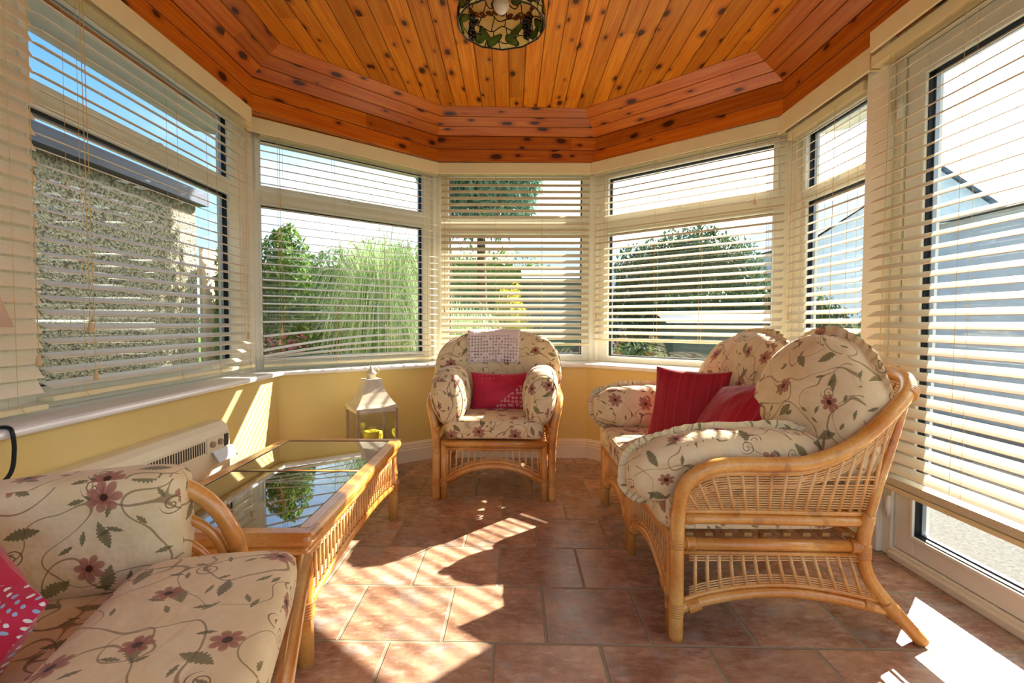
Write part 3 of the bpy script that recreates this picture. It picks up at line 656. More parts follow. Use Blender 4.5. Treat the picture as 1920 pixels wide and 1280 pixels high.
# pampas grass: arching blades
def pampas(c, n_, hgt, spread, seed, label, nm='pampas_grass'):
    rnd = random.Random(seed); m_ = MB()
    for i in range(n_):
        a = rnd.uniform(0, 2*PI); rr = rnd.uniform(0, .22); H = hgt*rnd.uniform(.45, 1.0); out = spread*rnd.uniform(.25, 1.0); droop = rnd.uniform(.10, .85)*H
        base = Vector((rr*math.cos(a), rr*math.sin(a), 0)); a2 = a+rnd.uniform(-.5, .5); wd = rnd.uniform(.004, .009); side = Vector((-math.sin(a2), math.cos(a2), 0)); vs = []
        for k in range(9):
            t = k/8; p = base+Vector((math.cos(a2), math.sin(a2), 0))*out*(t**1.7)+Vector((0, 0, H*math.sin(min(1, t*1.12)*PI/2)-droop*max(0, t-.5)**2*4))
            ww = wd*(1-t*.85); vs += [p-side*ww, p+side*ww]
        m_.add(vs, [(2*k, 2*k+1, 2*k+3, 2*k+2) for k in range(8)])
    e = empty(nm, c); tag(e, label, 'ornamental grass'); m_.build('blades', M['pampas'], e); return e
pampas((-1.70, 6.7, GZ), 2000, 2.6, 1.1, 21, 'tall arching pampas grass clump outside the window with the bowed slats')
pampas((-.52, 5.35, GZ), 700, 1.5, .40, 22, 'shorter pampas grass clump outside the left half of the centre window')
# potted red flowers
e = empty('flower_pot', (-1.90, 4.15, -.10)); tag(e, 'pot of red flowers outside at the lower left of the bowed blind', 'flower pot')
MB().lathe([(.09, 0), (.13, .70), (.14, .70), (.14, .74), (.12, .74), (.02, .72)], seg=18).build('pot', M['pot'], e, smooth=True)
rnd = random.Random(5); m_ = MB()
for i in range(260):
    p = Vector((rnd.uniform(-.16, .16), rnd.uniform(-.12, .12), .78+rnd.uniform(-.05, .22))); q = Matrix.Rotation(rnd.uniform(0, 6), 3, 'Z') @ Matrix.Rotation(rnd.uniform(-1, 1), 3, 'X')
    m_.add([p+q @ Vector(v) for v in ((0, -.02, 0), (.015, 0, 0), (0, .02, 0), (-.015, 0, 0))], [(0, 1, 2, 3)])
m_.build('flowers', M['leaf_red'], e)
# shed, boundary and houses to the right and behind
def hut(name, lo, hi, ridge, wall, roofm, label, cat, axis='x', wins=()):
    c = Vector(((lo[0]+hi[0])/2, (lo[1]+hi[1])/2, lo[2])); e = empty(name, c); tag(e, label, cat)
    wl = MB().box(lo, hi)
    if axis == 'y':
        xm = (lo[0]+hi[0])/2
        for yy in (lo[1], hi[1]): wl.add([(lo[0], yy, hi[2]), (hi[0], yy, hi[2]), (xm, yy, ridge-.03)], [(0, 1, 2)])
    else:
        ym = (lo[1]+hi[1])/2
        for xx in (lo[0], hi[0]): wl.add([(xx, lo[1], hi[2]), (xx, hi[1], hi[2]), (xx, ym, ridge-.03)], [(0, 1, 2)])
    loc(wl, c).build('wall', wall, e); m_ = MB(); z = hi[2]; ov = .12
    x0, x1, y0, y1 = lo[0]-ov, hi[0]+ov, lo[1]-ov, hi[1]+ov
    if axis == 'x':
        ym = (y0+y1)/2; sl2 = math.hypot(ym-y0, ridge-z)
        m_.quad((x0, y0, z), (x1, y0, z), (x1, ym, ridge), (x0, ym, ridge), [(0, 0), (x1-x0, 0), (x1-x0, sl2), (0, sl2)]); m_.quad((x1, y1, z), (x0, y1, z), (x0, ym, ridge), (x1, ym, ridge), [(0, 0), (x1-x0, 0), (x1-x0, sl2), (0, sl2)])
    else:
        xm = (x0+x1)/2; sl2 = math.hypot(xm-x0, ridge-z)
        m_.quad((x0, y1, z), (x0, y0, z), (xm, y0, ridge), (xm, y1, ridge), [(0, 0), (y1-y0, 0), (y1-y0, sl2), (0, sl2)]); m_.quad((x1, y0, z), (x1, y1, z), (xm, y1, ridge), (xm, y0, ridge), [(0, 0), (y1-y0, 0), (y1-y0, sl2), (0, sl2)])
    loc(m_, c).build('roof', roofm, e)
    for (a, b, mt) in wins:
        w2 = loc(MB().box(a, b), c).build('window', mt, e)
    return e
hut('garden_shed', (.28, 8.6, GZ), (1.45, 9.8, 1.75), 2.0, M['shed'], M['slates'], 'dark grey green garden shed seen right of the yellow shrub', 'shed')
hut('panelled_outbuilding', (2.0, 6.2, GZ), (3.3, 6.9, 1.0), 1.12, M['shed'], M['gutter'], 'grey green boarded outbuilding low behind the sofa window', 'shed')
hut('rear_house', (.2, 19, GZ), (6.0, 24, 3.1), 4.3, M['house'], M['slates'], 'distant house with slate roof above the rounded tree', 'house')
hut('slate_roofed_house', (6.2, 10.4, GZ), (11, 17, 2.7), 4.3, M['house'], M['slates'], 'grey house with blue slate roof outside the small right window', 'house', 'y', wins=[((6.15, 11.2, .9), (6.22, 12.6, 2.2), M['house_glass'])])
hut('side_house', (5.4, -2, GZ), (10, 6.4, 2.25), 2.6, M['house'], M['pale_roof'], 'pale grey house across the concrete path outside the glazed door', 'house', 'y', wins=[((5.34, 3.4, .8), (5.42, 4.6, 1.9), M['house_glass']), ((5.34, 1.2, .8), (5.42, 2.2, 1.9), M['house_glass'])])
# ================================================================== FURNITURE
def sgnpow(v, e): return math.copysign(abs(v)**e, v)
def puff(a, b, c, e1=.4, e2=.6, warp=None, wr=.004, fr=9.0, seed=0, nu=56, nv=18, uvo=(0, 0), crumple=0.0):
    m_ = MB(); loc_ = []; P = []
    for j in range(nv+1):
        ph = -PI/2+PI*j/nv; cp, sp = math.cos(ph), math.sin(ph); r = max(0, cp)**e2
        for i in range(nu):
            th = 2*PI*i/nu; loc_.append(Vector((a*r*sgnpow(math.cos(th), e1), b*r*sgnpow(math.sin(th), e1), c*sgnpow(sp, e2))))
    for q in loc_:
        nv_ = mn.noise_vector(q*fr+Vector((seed*3.1, seed, 0)))*wr
        if crumple: nv_ += Vector((0, 0, 1))*mn.noise(Vector((q.x*5, q.y*26, seed)))*crumple
        p = q+nv_; P.append(warp(p) if warp else p)
    fs = [(j*nu+i, j*nu+(i+1) % nu, (j+1)*nu+(i+1) % nu, (j+1)*nu+i) for j in range(nv) for i in range(nu)]
    o = len(m_.v); m_.v = [tuple(p) for p in P]
    for f in fs:
        A, B, C_ = loc_[f[0]], loc_[f[1]], loc_[f[3]]; n_ = (loc_[f[1]]-loc_[f[0]]).cross(loc_[f[3]]-loc_[f[0]])
        if n_.length < 1e-12: n_ = (loc_[f[2]]-loc_[f[0]]).cross(loc_[f[3]]-loc_[f[1]])
        ax = max(range(3), key=lambda k: abs(n_[k])*(1.25 if k == 2 else 1))
        m_.f.append(f); m_.mi.append(0)
        if ax == 2: m_.uv.append([(loc_[i].x+uvo[0], loc_[i].y+uvo[1]) for i in f])
        elif ax == 1: m_.uv.append([(loc_[i].x+uvo[0], loc_[i].z+b+uvo[1]) for i in f])
        else: m_.uv.append([(loc_[i].y+uvo[0]+a, loc_[i].z+uvo[1]) for i in f])
    return m_
def ruffle(a, b, e1, warp, wd=.014, n_=260, waves=58, th0=0.0, th1=2*PI, seed=0, uvo=(0, 0)):
    m_ = MB(); vs = []; uv = []
    for i in range(n_+1):
        th = th0+(th1-th0)*i/n_; k = 1+mn.noise(Vector((i*.05, seed, 0)))*.5
        for s_ in (0, .5, 1):
            ex = wd*s_*k; x = (a-.004+ex)*sgnpow(math.cos(th), e1); y = (b-.004+ex)*sgnpow(math.sin(th), e1)
            q = Vector((x, y, .006*s_*math.sin(th*waves)+.004*s_*mn.noise(Vector((th*11, seed, 3))))); vs.append(warp(q)); uv.append((x+uvo[0], y+uvo[1]))
    m_.add(vs, [(3*i+j, 3*i+j+1, 3*i+j+4, 3*i+j+3) for i in range(n_) for j in (0, 1)], uv); return m_
def piping(a, b, c, e1, warp, zf=1.0, r=.0035, n_=90):
    pts = [warp(Vector((a*sgnpow(math.cos(2*PI*i/n_), e1), b*sgnpow(math.sin(2*PI*i/n_), e1), c*zf))) for i in range(n_)]
    m_ = MB().tube(pts, r, 6, closed=True); m_.uv = [[(m_.v[i][0], m_.v[i][1]) for i in f] for f in m_.f]; return m_
class Bind:
    """each wrapped joint becomes a part of its own"""
    def __init__(s): s.l = []
    def build(s, nm, mat, parent, smooth=True):
        for m_ in s.l: m_.build(nm, mat, parent, smooth=smooth)
def binding(m_, p, d, r, ln, turns=6):
    if isinstance(m_, Bind):
        q = MB(); m_.l.append(q); m_ = q
    p = Vector(p); d = Vector(d).normalized(); pts = []; rs = []
    for i in range(turns*4+1):
        t = i/(turns*4); pts.append(p+d*(t-.5)*ln); rs.append(r+.0022*abs(math.sin(t*turns*PI)))
    m_.tube(pts, rs, 12)
def polyf(pts):
    """arc-length parametrised polyline"""
    P = [Vector(p) for p in pts]; L = [0]
    for a, b in zip(P[:-1], P[1:]): L.append(L[-1]+(b-a).length)
    def f(t):
        s = t*L[-1]
        for i in range(len(P)-1):
            if s <= L[i+1]+1e-9: return P[i].lerp(P[i+1], 0 if L[i+1] == L[i] else (s-L[i])/(L[i+1]-L[i]))
        return P[-1]
    return f, L[-1]
def wicker(m_, Bp, Tp, nsp, bands, amp=.0045, rs=.0042, rw=.0024, t0=.0, t1=1.0, step=.0078, outward=None):
    B, LB = polyf(Bp); T, LT = polyf(Tp); ts = [t0+(t1-t0)*(i+.5)/nsp for i in range(nsp)]
    for t in ts: 
        if (B(t)-T(t)).length > .01: m_.tube([B(t), T(t)], rs, 6)
    def nrm(t):
        d = B(min(1, t+.01))-B(max(0, t-.01)); u_ = T(t)-B(t); n_ = d.cross(u_ if u_.length > 1e-5 else Vector((0, 0, 1)))
        return n_.normalized() if n_.length > 1e-9 else Vector((1, 0, 0))
    for (f0, f1, mode) in bands:
        # mode 'abs': heights in metres measured from the bottom (positive) or the top (negative)
        k = 0; h = f0
        while h < f1-1e-6:
            pts = []
            for i in range(nsp*2+1):
                t = t0+(t1-t0)*i/(nsp*2); b, tp = B(t), T(t); ln = (tp-b).length
                f = (h/ln) if mode == 'b' else 1-(h/ln) if ln > 1e-5 else 2
                if f < .02 or f > .98:
                    if len(pts) > 1: m_.tube(pts, rw, 4)
                    pts = []; continue
                ph = i-1; sg_ = math.sin(ph*PI/2+k*PI) if i % 2 else 0.0
                pts.append(b.lerp(tp, f)+nrm(t)*amp*sg_)
            if len(pts) > 1: m_.tube(pts, rw, 4)
            h += step; k += 1
def mir(pts, s): return [Vector((p[0]*s, p[1], p[2])) for p in pts]
def rattan_frame(root, L, nf, D=1.0, detail=True, backz=.835):
    h = L/2; r = .0225
    side = [(h, 0, 0), (h, 0, .15), (h, 0, .30), (h+.012, 0, .42), (h+.03, .012, .50), (h+.042, .055, .548), (h+.048, .13, .572), (h+.05, .28, .574), (h+.05, .39*D, .582), (h+.045, .52*D, .635), (h+.028, .645*D, .735), (h-.03, .735*D, .795), (h-.14, .785*D, backz-.01), (h*.35, .805*D, backz)]
    half = spline(side, 6); full = half+[Vector((-p.x, p.y, p.z)) for p in reversed(half)]
    MB().tube(full, [r]*len(full), 12).build('top_rail', M['cane'], root, smooth=True)
    # thin cane under the top rail
    inner = [p+Vector((-.004, 0, -.028)) if p.x > 0 else p+Vector((.004, 0, -.028)) for p in full if p.z > .44]
    MB().tube(inner, .0075, 8).build('rail_trim', M['cane'], root, smooth=True)
    # lower arm rail round the seat
    low = [(h, .01, .388), (h+.004, .20, .388), (h+.002, .45*D, .382), (h-.01, .575*D, .376), (h-.06, .615*D, .372), (0, .63*D, .372)]
    lh = spline(low, 6); lf = lh+[Vector((-p.x, p.y, p.z)) for p in reversed(lh[:-1])]
    m_ = MB().tube(lf, .0165, 10); m_.tube([p+Vector((0, 0, .024)) for p in lf], .0085, 8); m_.build('arm_rail', M['cane'], root, smooth=True)
    wb = MB(); Bp = [p+Vector((0, 0, .03)) for p in lf]; Tp = [p+Vector((0, 0, -.004)) for p in inner]; nsp = int((.62*2+L)/.037)
    wicker(wb, Bp, Tp, nsp, [(.004, .096, 'b'), (.004, .056, 't'), (.112, .124, 'b')], amp=.0105, rs=.0062, rw=.0033, step=.0088); wb.build('wicker_back_panel', M['wicker'], root, smooth=True)
    # legs
    bw = .035
    for s in (1, -1):
        # inner front post beside the outer one
        MB().tube(mir([(h-.042, .0, 0), (h-.042, .0, .33)], s), .019, 12).build('leg', M['cane'], root, smooth=True)
        bl = spline(mir([(h, .60*D, .40), (h, .585*D, .30), (h+.0, .605*D, .20), (h+.01, .69*D, .09), (h+.02, .765*D, 0.004)], s), 6)
        MB().tube(bl, .0205, 12).build('leg', M['cane'], root, smooth=True)
        up = spline(mir([(h, .60*D, .38), (h-.0, .63*D, .50), (h-.01, .69*D, .68), (h-.035, .735*D, .79)], s), 5); MB().tube(up, .014, 10).build('back_post', M['cane'], root, smooth=True)
        sr = mir([(h-.002, .01, .308), (h-.002, .59*D, .300)], s); m_ = MB().tube(sr, .0185, 12); m_.tube([p+Vector((0, 0, -.028)) for p in sr], .0075, 8); m_.build('side_rail', M['cane'], root, smooth=True)
        ar = spline(mir([(h-.002, .01, .098), (h-.002, .09, .125), (h-.002, .22, .147), (h-.002, .36*D, .150), (h, .50*D, .132), (h+.004, .66*D, .098)], s), 5)
        m_ = MB().tube(ar, .0165, 12); m_.tube([p+Vector((0, 0, .024)) for p in ar[1:-1]], .0075, 8); m_.build('arched_rail', M['cane'], root, smooth=True)
        wb = MB(); Bp = [p+Vector((0, 0, .03)) for p in ar]; Tp = [Vector((p.x, p.y*.93, .272)) for p in ar]
        wicker(wb, Bp, Tp, 15, [(.003, .030, 'b'), (.003, .024, 't')], amp=.0085, rs=.0064, rw=.0030, step=.0078, t0=.05, t1=.97); wb.build('side_spindle_panel', M['wicker'], root, smooth=True)
        b = Bind(); X = h*s
        binding(b, (X, 0, .32), (0, 0, 1), .0222, .05); binding(b, (X, 0, .40), (0, 0, 1), .0222, .03, 4); binding(b, (X, 0, .10), (0, 0, 1), .0222, .045); binding(b, ((h-.042)*s, 0, .10), (0, 0, 1), .0207, .045)
        binding(b, (X, .04, .308), (0, 1, 0), .020, .03, 4); binding(b, (X, .035, .388), (0, 1, 0), .018, .025, 4); binding(b, (X, .56*D, .300), (0, 1, 0), .020, .035, 4); binding(b, (X, .585*D, .285), (0, 0, 1), .0222, .045)
        binding(b, (X, .055, .110), (0, 1, .4), .0185, .04, 5); binding(b, (X+.005*s, .67*D, .105), (0, 1, -1.1), .0235, .06, 6); binding(b, (X, .60*D, .115), (0, 1, -.35), .019, .03, 4)
        binding(b, mir([(h-.01, .725*D, .782)], s)[0], (-.6*s, .7, .45), .0225, .035, 4)
        b.build('cane_binding', M['binding'], root, smooth=True)
    # front: rail, arches, spindle panels, middle legs
    xs = [h-.042-2*(h-.042)*i/nf for i in range(nf+1)]
    fr_ = MB().tube([(h-.03, 0, .316), (-h+.03, 0, .316)], .0205, 12); fr_.build('front_rail', M['cane'], root, smooth=True)
    MB().tube([(h-.02, .58*D, .314), (-h+.02, .58*D, .314)], .018, 10).build('rear_rail', M['cane'], root, smooth=True)
    for k in range(nf):
        a_, b_ = xs[k]-(.02 if k == 0 else .035), xs[k+1]+(.02 if k == nf-1 else .035); c_ = (a_+b_)/2; w_ = (a_-b_)/2; ar = []
        for i in range(17):
            u_ = -1+i/8; ar.append(Vector((c_-u_*(w_+.015), 0, .098+.092*(1-abs(u_)**2.1))))
        m_ = MB().tube(ar, .0165, 12); m_.tube([p+Vector((0, 0, .023)) for p in ar], .0075, 8); m_.tube([(a_, 0, .287), (b_, 0, .287)], .0075, 8); m_.tube([(a_, 0, .12), (a_, 0, .287)], .0075, 8); m_.tube([(b_, 0, .12), (b_, 0, .287)], .0075, 8); m_.build('arched_rail', M['cane'], root, smooth=True)
        wb = MB(); Bp = [p+Vector((0, 0, .028)) for p in ar]; Tp = [Vector((p.x, 0, .283)) for p in ar]
        wicker(wb, Bp, Tp, 15, [(.002, .020, 'b'), (.002, .016, 't')], amp=.007, rs=.0052, rw=.0028, step=.0072, t0=.03, t1=.97)
        wb.build('front_spindle_panel', M['wicker'], root, smooth=True)
        b = Bind(); binding(b, (c_+w_*.86, 0, .127), (1, 0, -.45), .0185, .035, 5); binding(b, (c_-w_*.86, 0, .127), (1, 0, .45), .0185, .035, 5); b.build('cane_binding', M['binding'], root, smooth=True)
    for k in range(1, nf):
        for dx in (-.02, .02): MB().tube([(xs[k]+dx, 0, 0), (xs[k]+dx, 0, .31)], .019, 12).build('leg', M['cane'], root, smooth=True)
        MB().tube([(xs[k], .58*D, 0), (xs[k], .58*D, .31)], .019, 12).build('leg', M['cane'], root, smooth=True)
    # seat slats under the cushions
    m_ = MB()
    for i in range(9): y = .05+.5*D*i/8; m_.box((-h+.03, y-.012, .318), (h-.03, y+.012, .329))
    m_.build('seat_slats', M['wicker'], root)
    # foot caps
    return root
# ---- armchair at the back wall
ac = empty('rattan_armchair', (-.10, 2.80, 0), R(-1.5)); tag(ac, 'honey rattan armchair with floral cushions and lace throw against the back wall', 'armchair')
rattan_frame(ac, .655, 1, D=.96, backz=.80)
def ws(p): return Vector((p.x, .245+p.y, .396+p.z+.012*math.cos(p.x*4)))
puff(.283, .285, .063, .20, .28, ws, .003, seed=1, uvo=(.3, .1)).build('seat_cushion', M['floral'], ac, smooth=True)
piping(.281, .283, .063, .20, ws, .75).build('piping', M['floral'], ac, smooth=True)
for s in (1, -1):
    def wa(p, s=s):
        y, z, x = p.x, p.y, p.z; k = 1-.14*max(0, -z/.17)
        return Vector((s*(.262+.10*z+x*k), .215+y, .555+z+.02*math.cos(y*6)))
    puff(.275, .165, .104, .55, .75, wa, .008, 11, seed=5+s, uvo=(1.1*s, .6)).build('arm_cushion', M['floral'], ac, smooth=True)
    m_ = MB(); pts = [wa(Vector((-.255+.0*i, 0, 0))) for i in range(2)]
    pp = [Vector((s*(.262+.10*z_+x_*(1-.14*max(0, -z_/.17))), -.028+.03*(abs(z_)/.168)**2, .568+z_)) for (x_, z_) in [(.088*math.cos(t*2*PI/48), .140*math.sin(t*2*PI/48)) for t in range(48)]]
    m_.tube(pp, .0035, 6, closed=True); m_.uv = [[(m_.v[i][0], m_.v[i][2]) for i in f] for f in m_.f]; m_.build('piping', M['floral'], ac, smooth=True)
def wbk(p):
    x, z, t = p.x, p.y, p.z; y = .58-.95*x*x+.20*z-t*(1-.3*abs(x)); return Vector((x*1.0, y, .705+z-.03*abs(x)))
bc = puff(.405, .245, .088, .72, .70, wbk, .010, 9, seed=11, uvo=(2.2, .3), nu=84, nv=24)
bc.build('back_cushion', M['floral'], ac, smooth=True)
piping(.403, .243, 0, .72, wbk, 0).build('piping', M['floral'], ac, smooth=True)
# lace throw over the chair back (a thing of its own)
lc = MB(); vs = []; uv = []; NX, NZ = 28, 26
for j in range(NZ+1):
    t = j/NZ
    for i in range(NX+1):
        s = i/NX; x = -.035+(s-.5)*(.335+.02*(1-t)); zz = .245
        # path: from behind the cushion over its crest and down the front face
        if t < .25:
            a = (t/.25); q = wbk(Vector((x, .235+.02*math.sin(a*PI/2), -.075+.08*a)))
        else:
            a = (t-.25)/.75; zl = .243-.005-a*.21; th = .088*max(0, 1-(abs(zl)/.245)**2.6)**.42; q = wbk(Vector((x, zl+.012, th*.97+.004)))
        sc = .006*abs(math.sin(s*PI*9)) if j == NZ else 0
        q.y -= .006+.003*math.sin(s*23)*t; q.z += -sc+.004*mn.noise(Vector((s*5, t*4, 0)))
        vs.append(q); uv.append((s*.335, (1-t)*.27))
lc.add(vs, [(j*(NX+1)+i, j*(NX+1)+i+1, (j+1)*(NX+1)+i+1, (j+1)*(NX+1)+i) for j in range(NZ) for i in range(NX)], uv)
lo = lc.build('lace_throw', M['lace'], None, smooth=True); lo.location = (-.10, 2.80, 0); lo.rotation_euler = (0, 0, R(-1.5)); sm = lo.modifiers.new('thickness', 'SOLIDIFY'); sm.thickness = .0015; sm.offset = 1
tag(lo, 'white crocheted lace cloth draped over the top of the armchair back', 'lace cloth')
def pillow(name, a, b, t, mat, mw, label, cat='cushion', group=None, seed=0, n_=26):
    m_ = MB(); vs = []; uv = []
    for side in (1, -1):
        for j in range(n_+1):
            for i in range(n_+1):
                u = -1+2*i/n_; v = -1+2*j/n_; x = a*u*(1-.085*(1-v*v)); y = b*v*(1-.085*(1-u*u)); th = t*((1-u*u)*(1-v*v))**.42
                z = side*th+.006*mn.noise(Vector((u*3, v*3, seed+side))); vs.append(Vector((x, y, z)) if th > 0 else Vector((x, y, .004*mn.noise(Vector((u*3, v*3, seed)))))); uv.append((x+0.0, y))
    K = (n_+1)**2; f1 = [(j*(n_+1)+i, j*(n_+1)+i+1, (j+1)*(n_+1)+i+1, (j+1)*(n_+1)+i) for j in range(n_) for i in range(n_)]
    m_.add(vs, f1+[tuple(reversed([q+K for q in f])) for f in f1], uv)
    o = m_.build(name, mat, None, smooth=True); o.matrix_world = mw; tag(o, label, cat, group); return o
def fitin(v, h=.592, yb=.575):
    """keep a cushion inside the cane frame: sides and back give way softly"""
    lim = h+.05*max(0, min(1, (v.z-.42)/.15)); ym = yb+.34*max(0, v.z-.42)
    if abs(v.x) > lim-.02: v.x = math.copysign(lim-.02+.02*math.tanh((abs(v.x)-lim+.02)/.06), v.x)
    if v.y > ym-.02: v.y = ym-.02+.02*math.tanh((v.y-ym+.02)/.06)
    return v
def frameM(loc_, right, up):
    r_ = Vector(right).normalized(); u_ = Vector(up); u_ = (u_-r_*u_.dot(r_)).normalized(); n_ = r_.cross(u_)
    return Matrix(((r_.x, u_.x, n_.x, loc_[0]), (r_.y, u_.y, n_.y, loc_[1]), (r_.z, u_.z, n_.z, loc_[2]), (0, 0, 0, 1)))
pillow('scatter_cushion', .192, .122, .055, M['redring'], frameM((-.068, 3.105, .572), (1, -.02, .0), (0, .32, 1)), 'crimson oblong cushion with pale rings and dots on the armchair', 'cushion', seed=1)

# ---- two seater sofa along the right wall
so = empty('rattan_sofa', (.52, 2.158, 0), R(-90)); tag(so, 'two seater honey rattan sofa with ruffled floral cushions beside the glazed door', 'sofa')
rattan_frame(so, 1.22, 2, D=1.0, backz=.84)
for k, xc in enumerate((.296, -.296)):
    def w1(p, xc=xc): return Vector((xc+p.x, .25+p.y, .392+p.z+.010*math.cos(p.x*5)))
    puff(.294, .292, .062, .18, .25, w1, .004, seed=20+k, uvo=(k*1.7+.2, .5)).build('seat_cushion', M['floral'], so, smooth=True)
    piping(.292, .290, .062, .18, w1, .75).build('piping', M['floral'], so, smooth=True)
for s in (1, -1):
    def wa(p, s=s):
        y, z, x = p.x, p.y, p.z; drop = .035*max(0, (-y-.05)/.3)**1.0 if s > 0 else .0
        return fitin(Vector((s*(.505+.12*z+x), (.19 if s > 0 else .21)+y*(1.05 if s > 0 else .95), (.535 if s > 0 else .555)+z*(1.0 if s > 0 else .95)-drop+.03*max(0, y)**1.0)))
    puff(.315, .120, .115, .66, .72, wa, .010, 12, seed=30+s, uvo=(3+s, 1.6), crumple=.006).build('arm_cushion', M['floral'], so, smooth=True)
    ruffle(.315, .120, .66, wa, .026, seed=s, uvo=(3, 2)).build('ruffle', M['floral'], so, smooth=True)
def wn_(p):
    x, z, t = p.x, p.y, p.z; return fitin(Vector((.385+x*.93+.30*t, .56+.22*x+.26*z-t, .685+z*1.0+.035*math.cos(x*5)-.09*max(0, x/.3))))
puff(.275, .245, .135, .84, .74, wn_, .014, 9, seed=41, uvo=(5.2, .3), nu=84, nv=24, crumple=.016).build('back_cushion', M['floral'], so, smooth=True)
ruffle(.275, .245, .84, wn_, .030, seed=4, uvo=(5, 2)).build('ruffle', M['floral'], so, smooth=True)
def wf_(p):
    x, z, t = p.x, p.y, p.z; return fitin(Vector((-.185+x, .585-.45*x*x*(1 if x < 0 else .2)+.24*z-t, .690+z*1.0+.03*math.cos(x*5))))
puff(.385, .238, .105, .78, .70, wf_, .010, 9, seed=43, uvo=(6.2, 1.3), nu=84, nv=24, crumple=.006).build('back_cushion', M['floral'], so, smooth=True)
ruffle(.385, .238, .78, wf_, .024, seed=6, uvo=(6, 2)).build('ruffle', M['floral'], so, smooth=True)
pillow('scatter_cushion', .178, .178, .062, M['redstripe'], frameM((.825, 2.33, .612), (.78, -.60, -.02), (.34, .12, 1)), 'dark red striped square cushion, the farther one leaning on the sofa back', 'cushion', 'red striped sofa cushions', seed=2)
pillow('scatter_cushion', .168, .168, .064, M['redstripe'], frameM((.875, 1.97, .630), (.30, -.93, .16), (.62, .38, .70)), 'brighter red striped cushion slumped in front, nearer the sofa arm', 'cushion', 'red striped sofa cushions', seed=3)

# ---- low rattan seat in the left foreground
ls = empty('rattan_settee', (-.517, 1.20, 0), R(-72)); tag(ls, 'rattan settee with floral cushions and curved cane arm in the left foreground', 'settee')
MB().tube([(-.016, .012, .412), (1.10, .012, .398)], .0165, 14).build('front_rail', M['cane'], ls, smooth=True)
MB().tube([(.03, .0, .385), (.03, -.64, .385)], .016, 12).build('side_rail', M['cane'], ls, smooth=True)
MB().tube([(1.06, .0, .385), (1.06, -.64, .385)], .016, 12).build('side_rail', M['cane'], ls, smooth=True)
MB().tube([(.0, -.66, .40), (1.10, -.66, .40)], .018, 12).build('rear_rail', M['cane'], ls, smooth=True)
for (x, y) in ((.10, -.14), (1.03, -.14), (.06, -.62), (1.03, -.62)): MB().tube([(x, y, 0), (x, y, .385)], .018, 12).build('leg', M['cane'], ls, smooth=True)
for xx in (.03, 1.07):
    arcs = [[(xx, -.62, .655), (xx, -.45, .655), (xx, -.30, .652), (xx, -.235, .636), (xx, -.175, .585), (xx, -.135, .51), (xx, -.112, .40)],
            [(xx, -.42, .585), (xx, -.30, .582), (xx, -.235, .566), (xx, -.185, .53), (xx, -.155, .47), (xx, -.142, .40)],
            [(xx, -.42, .535), (xx, -.31, .532), (xx, -.245, .518), (xx, -.20, .48), (xx, -.175, .43), (xx, -.168, .40)]]
    for k, a_ in enumerate(arcs): MB().tube(spline(a_, 8), (.0185, .0105, .0105)[k], 14).build('curved_arm_cane', M['cane'], ls, smooth=True)
    MB().tube([(xx, -.64, .385), (xx, -.66, .70)], .018, 12).build('back_post', M['cane'], ls, smooth=True)
MB().tube([(.02, -.66, .70), (1.08, -.66, .70)], .018, 12).build('back_rail', M['cane'], ls, smooth=True)
def wl1(p): return Vector((.565+p.x, -.335+p.y, .392+p.z))
puff(.53, .305, .055, .2, .3, wl1, .004, seed=50, uvo=(7.3, .4)).build('seat_cushion', M['floral'], ls, smooth=True)
def wl2(p):
    d, z, t = p.x, p.y, p.z; return Vector((.035-t, -.44+d, .556+z+.006*math.sin(d*9)))
puff(.222, .125, .066, .30, .55, wl2, .007, 8, seed=52, uvo=(8.1, .1), crumple=.004).build('arm_cushion', M['floral'], ls, smooth=True)
def wl4(p): return Vector((.58+p.x, -.60+p.z, .56+p.y))
puff(.45, .16, .055, .3, .5, wl4, .006, 8, seed=53, uvo=(9.1, .1)).build('back_cushion', M['floral'], ls, smooth=True)
lw = empty('loose', (0, 0, 0)); bpy.data.objects.remove(lw)
def wl3(p): return Vector((p.x, p.y, p.z+.012*math.cos(p.y*7)))
m_ = puff(.37, .158, .047, .24, .50, wl3, .006, 7, seed=54, uvo=(10.4, .7), crumple=.004)
o = m_.build('seat_pad', M['floral'], None, smooth=True); o.matrix_world = Matrix.Translation((-.517, 1.20, 0)) @ Matrix.Rotation(R(-72), 4, 'Z') @ Matrix.Translation((.49, -.155, .474)) @ Matrix.Rotation(R(-3), 4, 'Z')
tag(o, 'plump floral pad lying loose along the front of the foreground settee', 'cushion')
pillow('scatter_cushion', .15, .15, .055, M['reddot'], frameM((-.90, .77, .500), (.85, -.42, -.35), (.25, .35, .9)), 'crimson cushion with white and blue dots at the lower left on the foreground settee', 'cushion', seed=4)

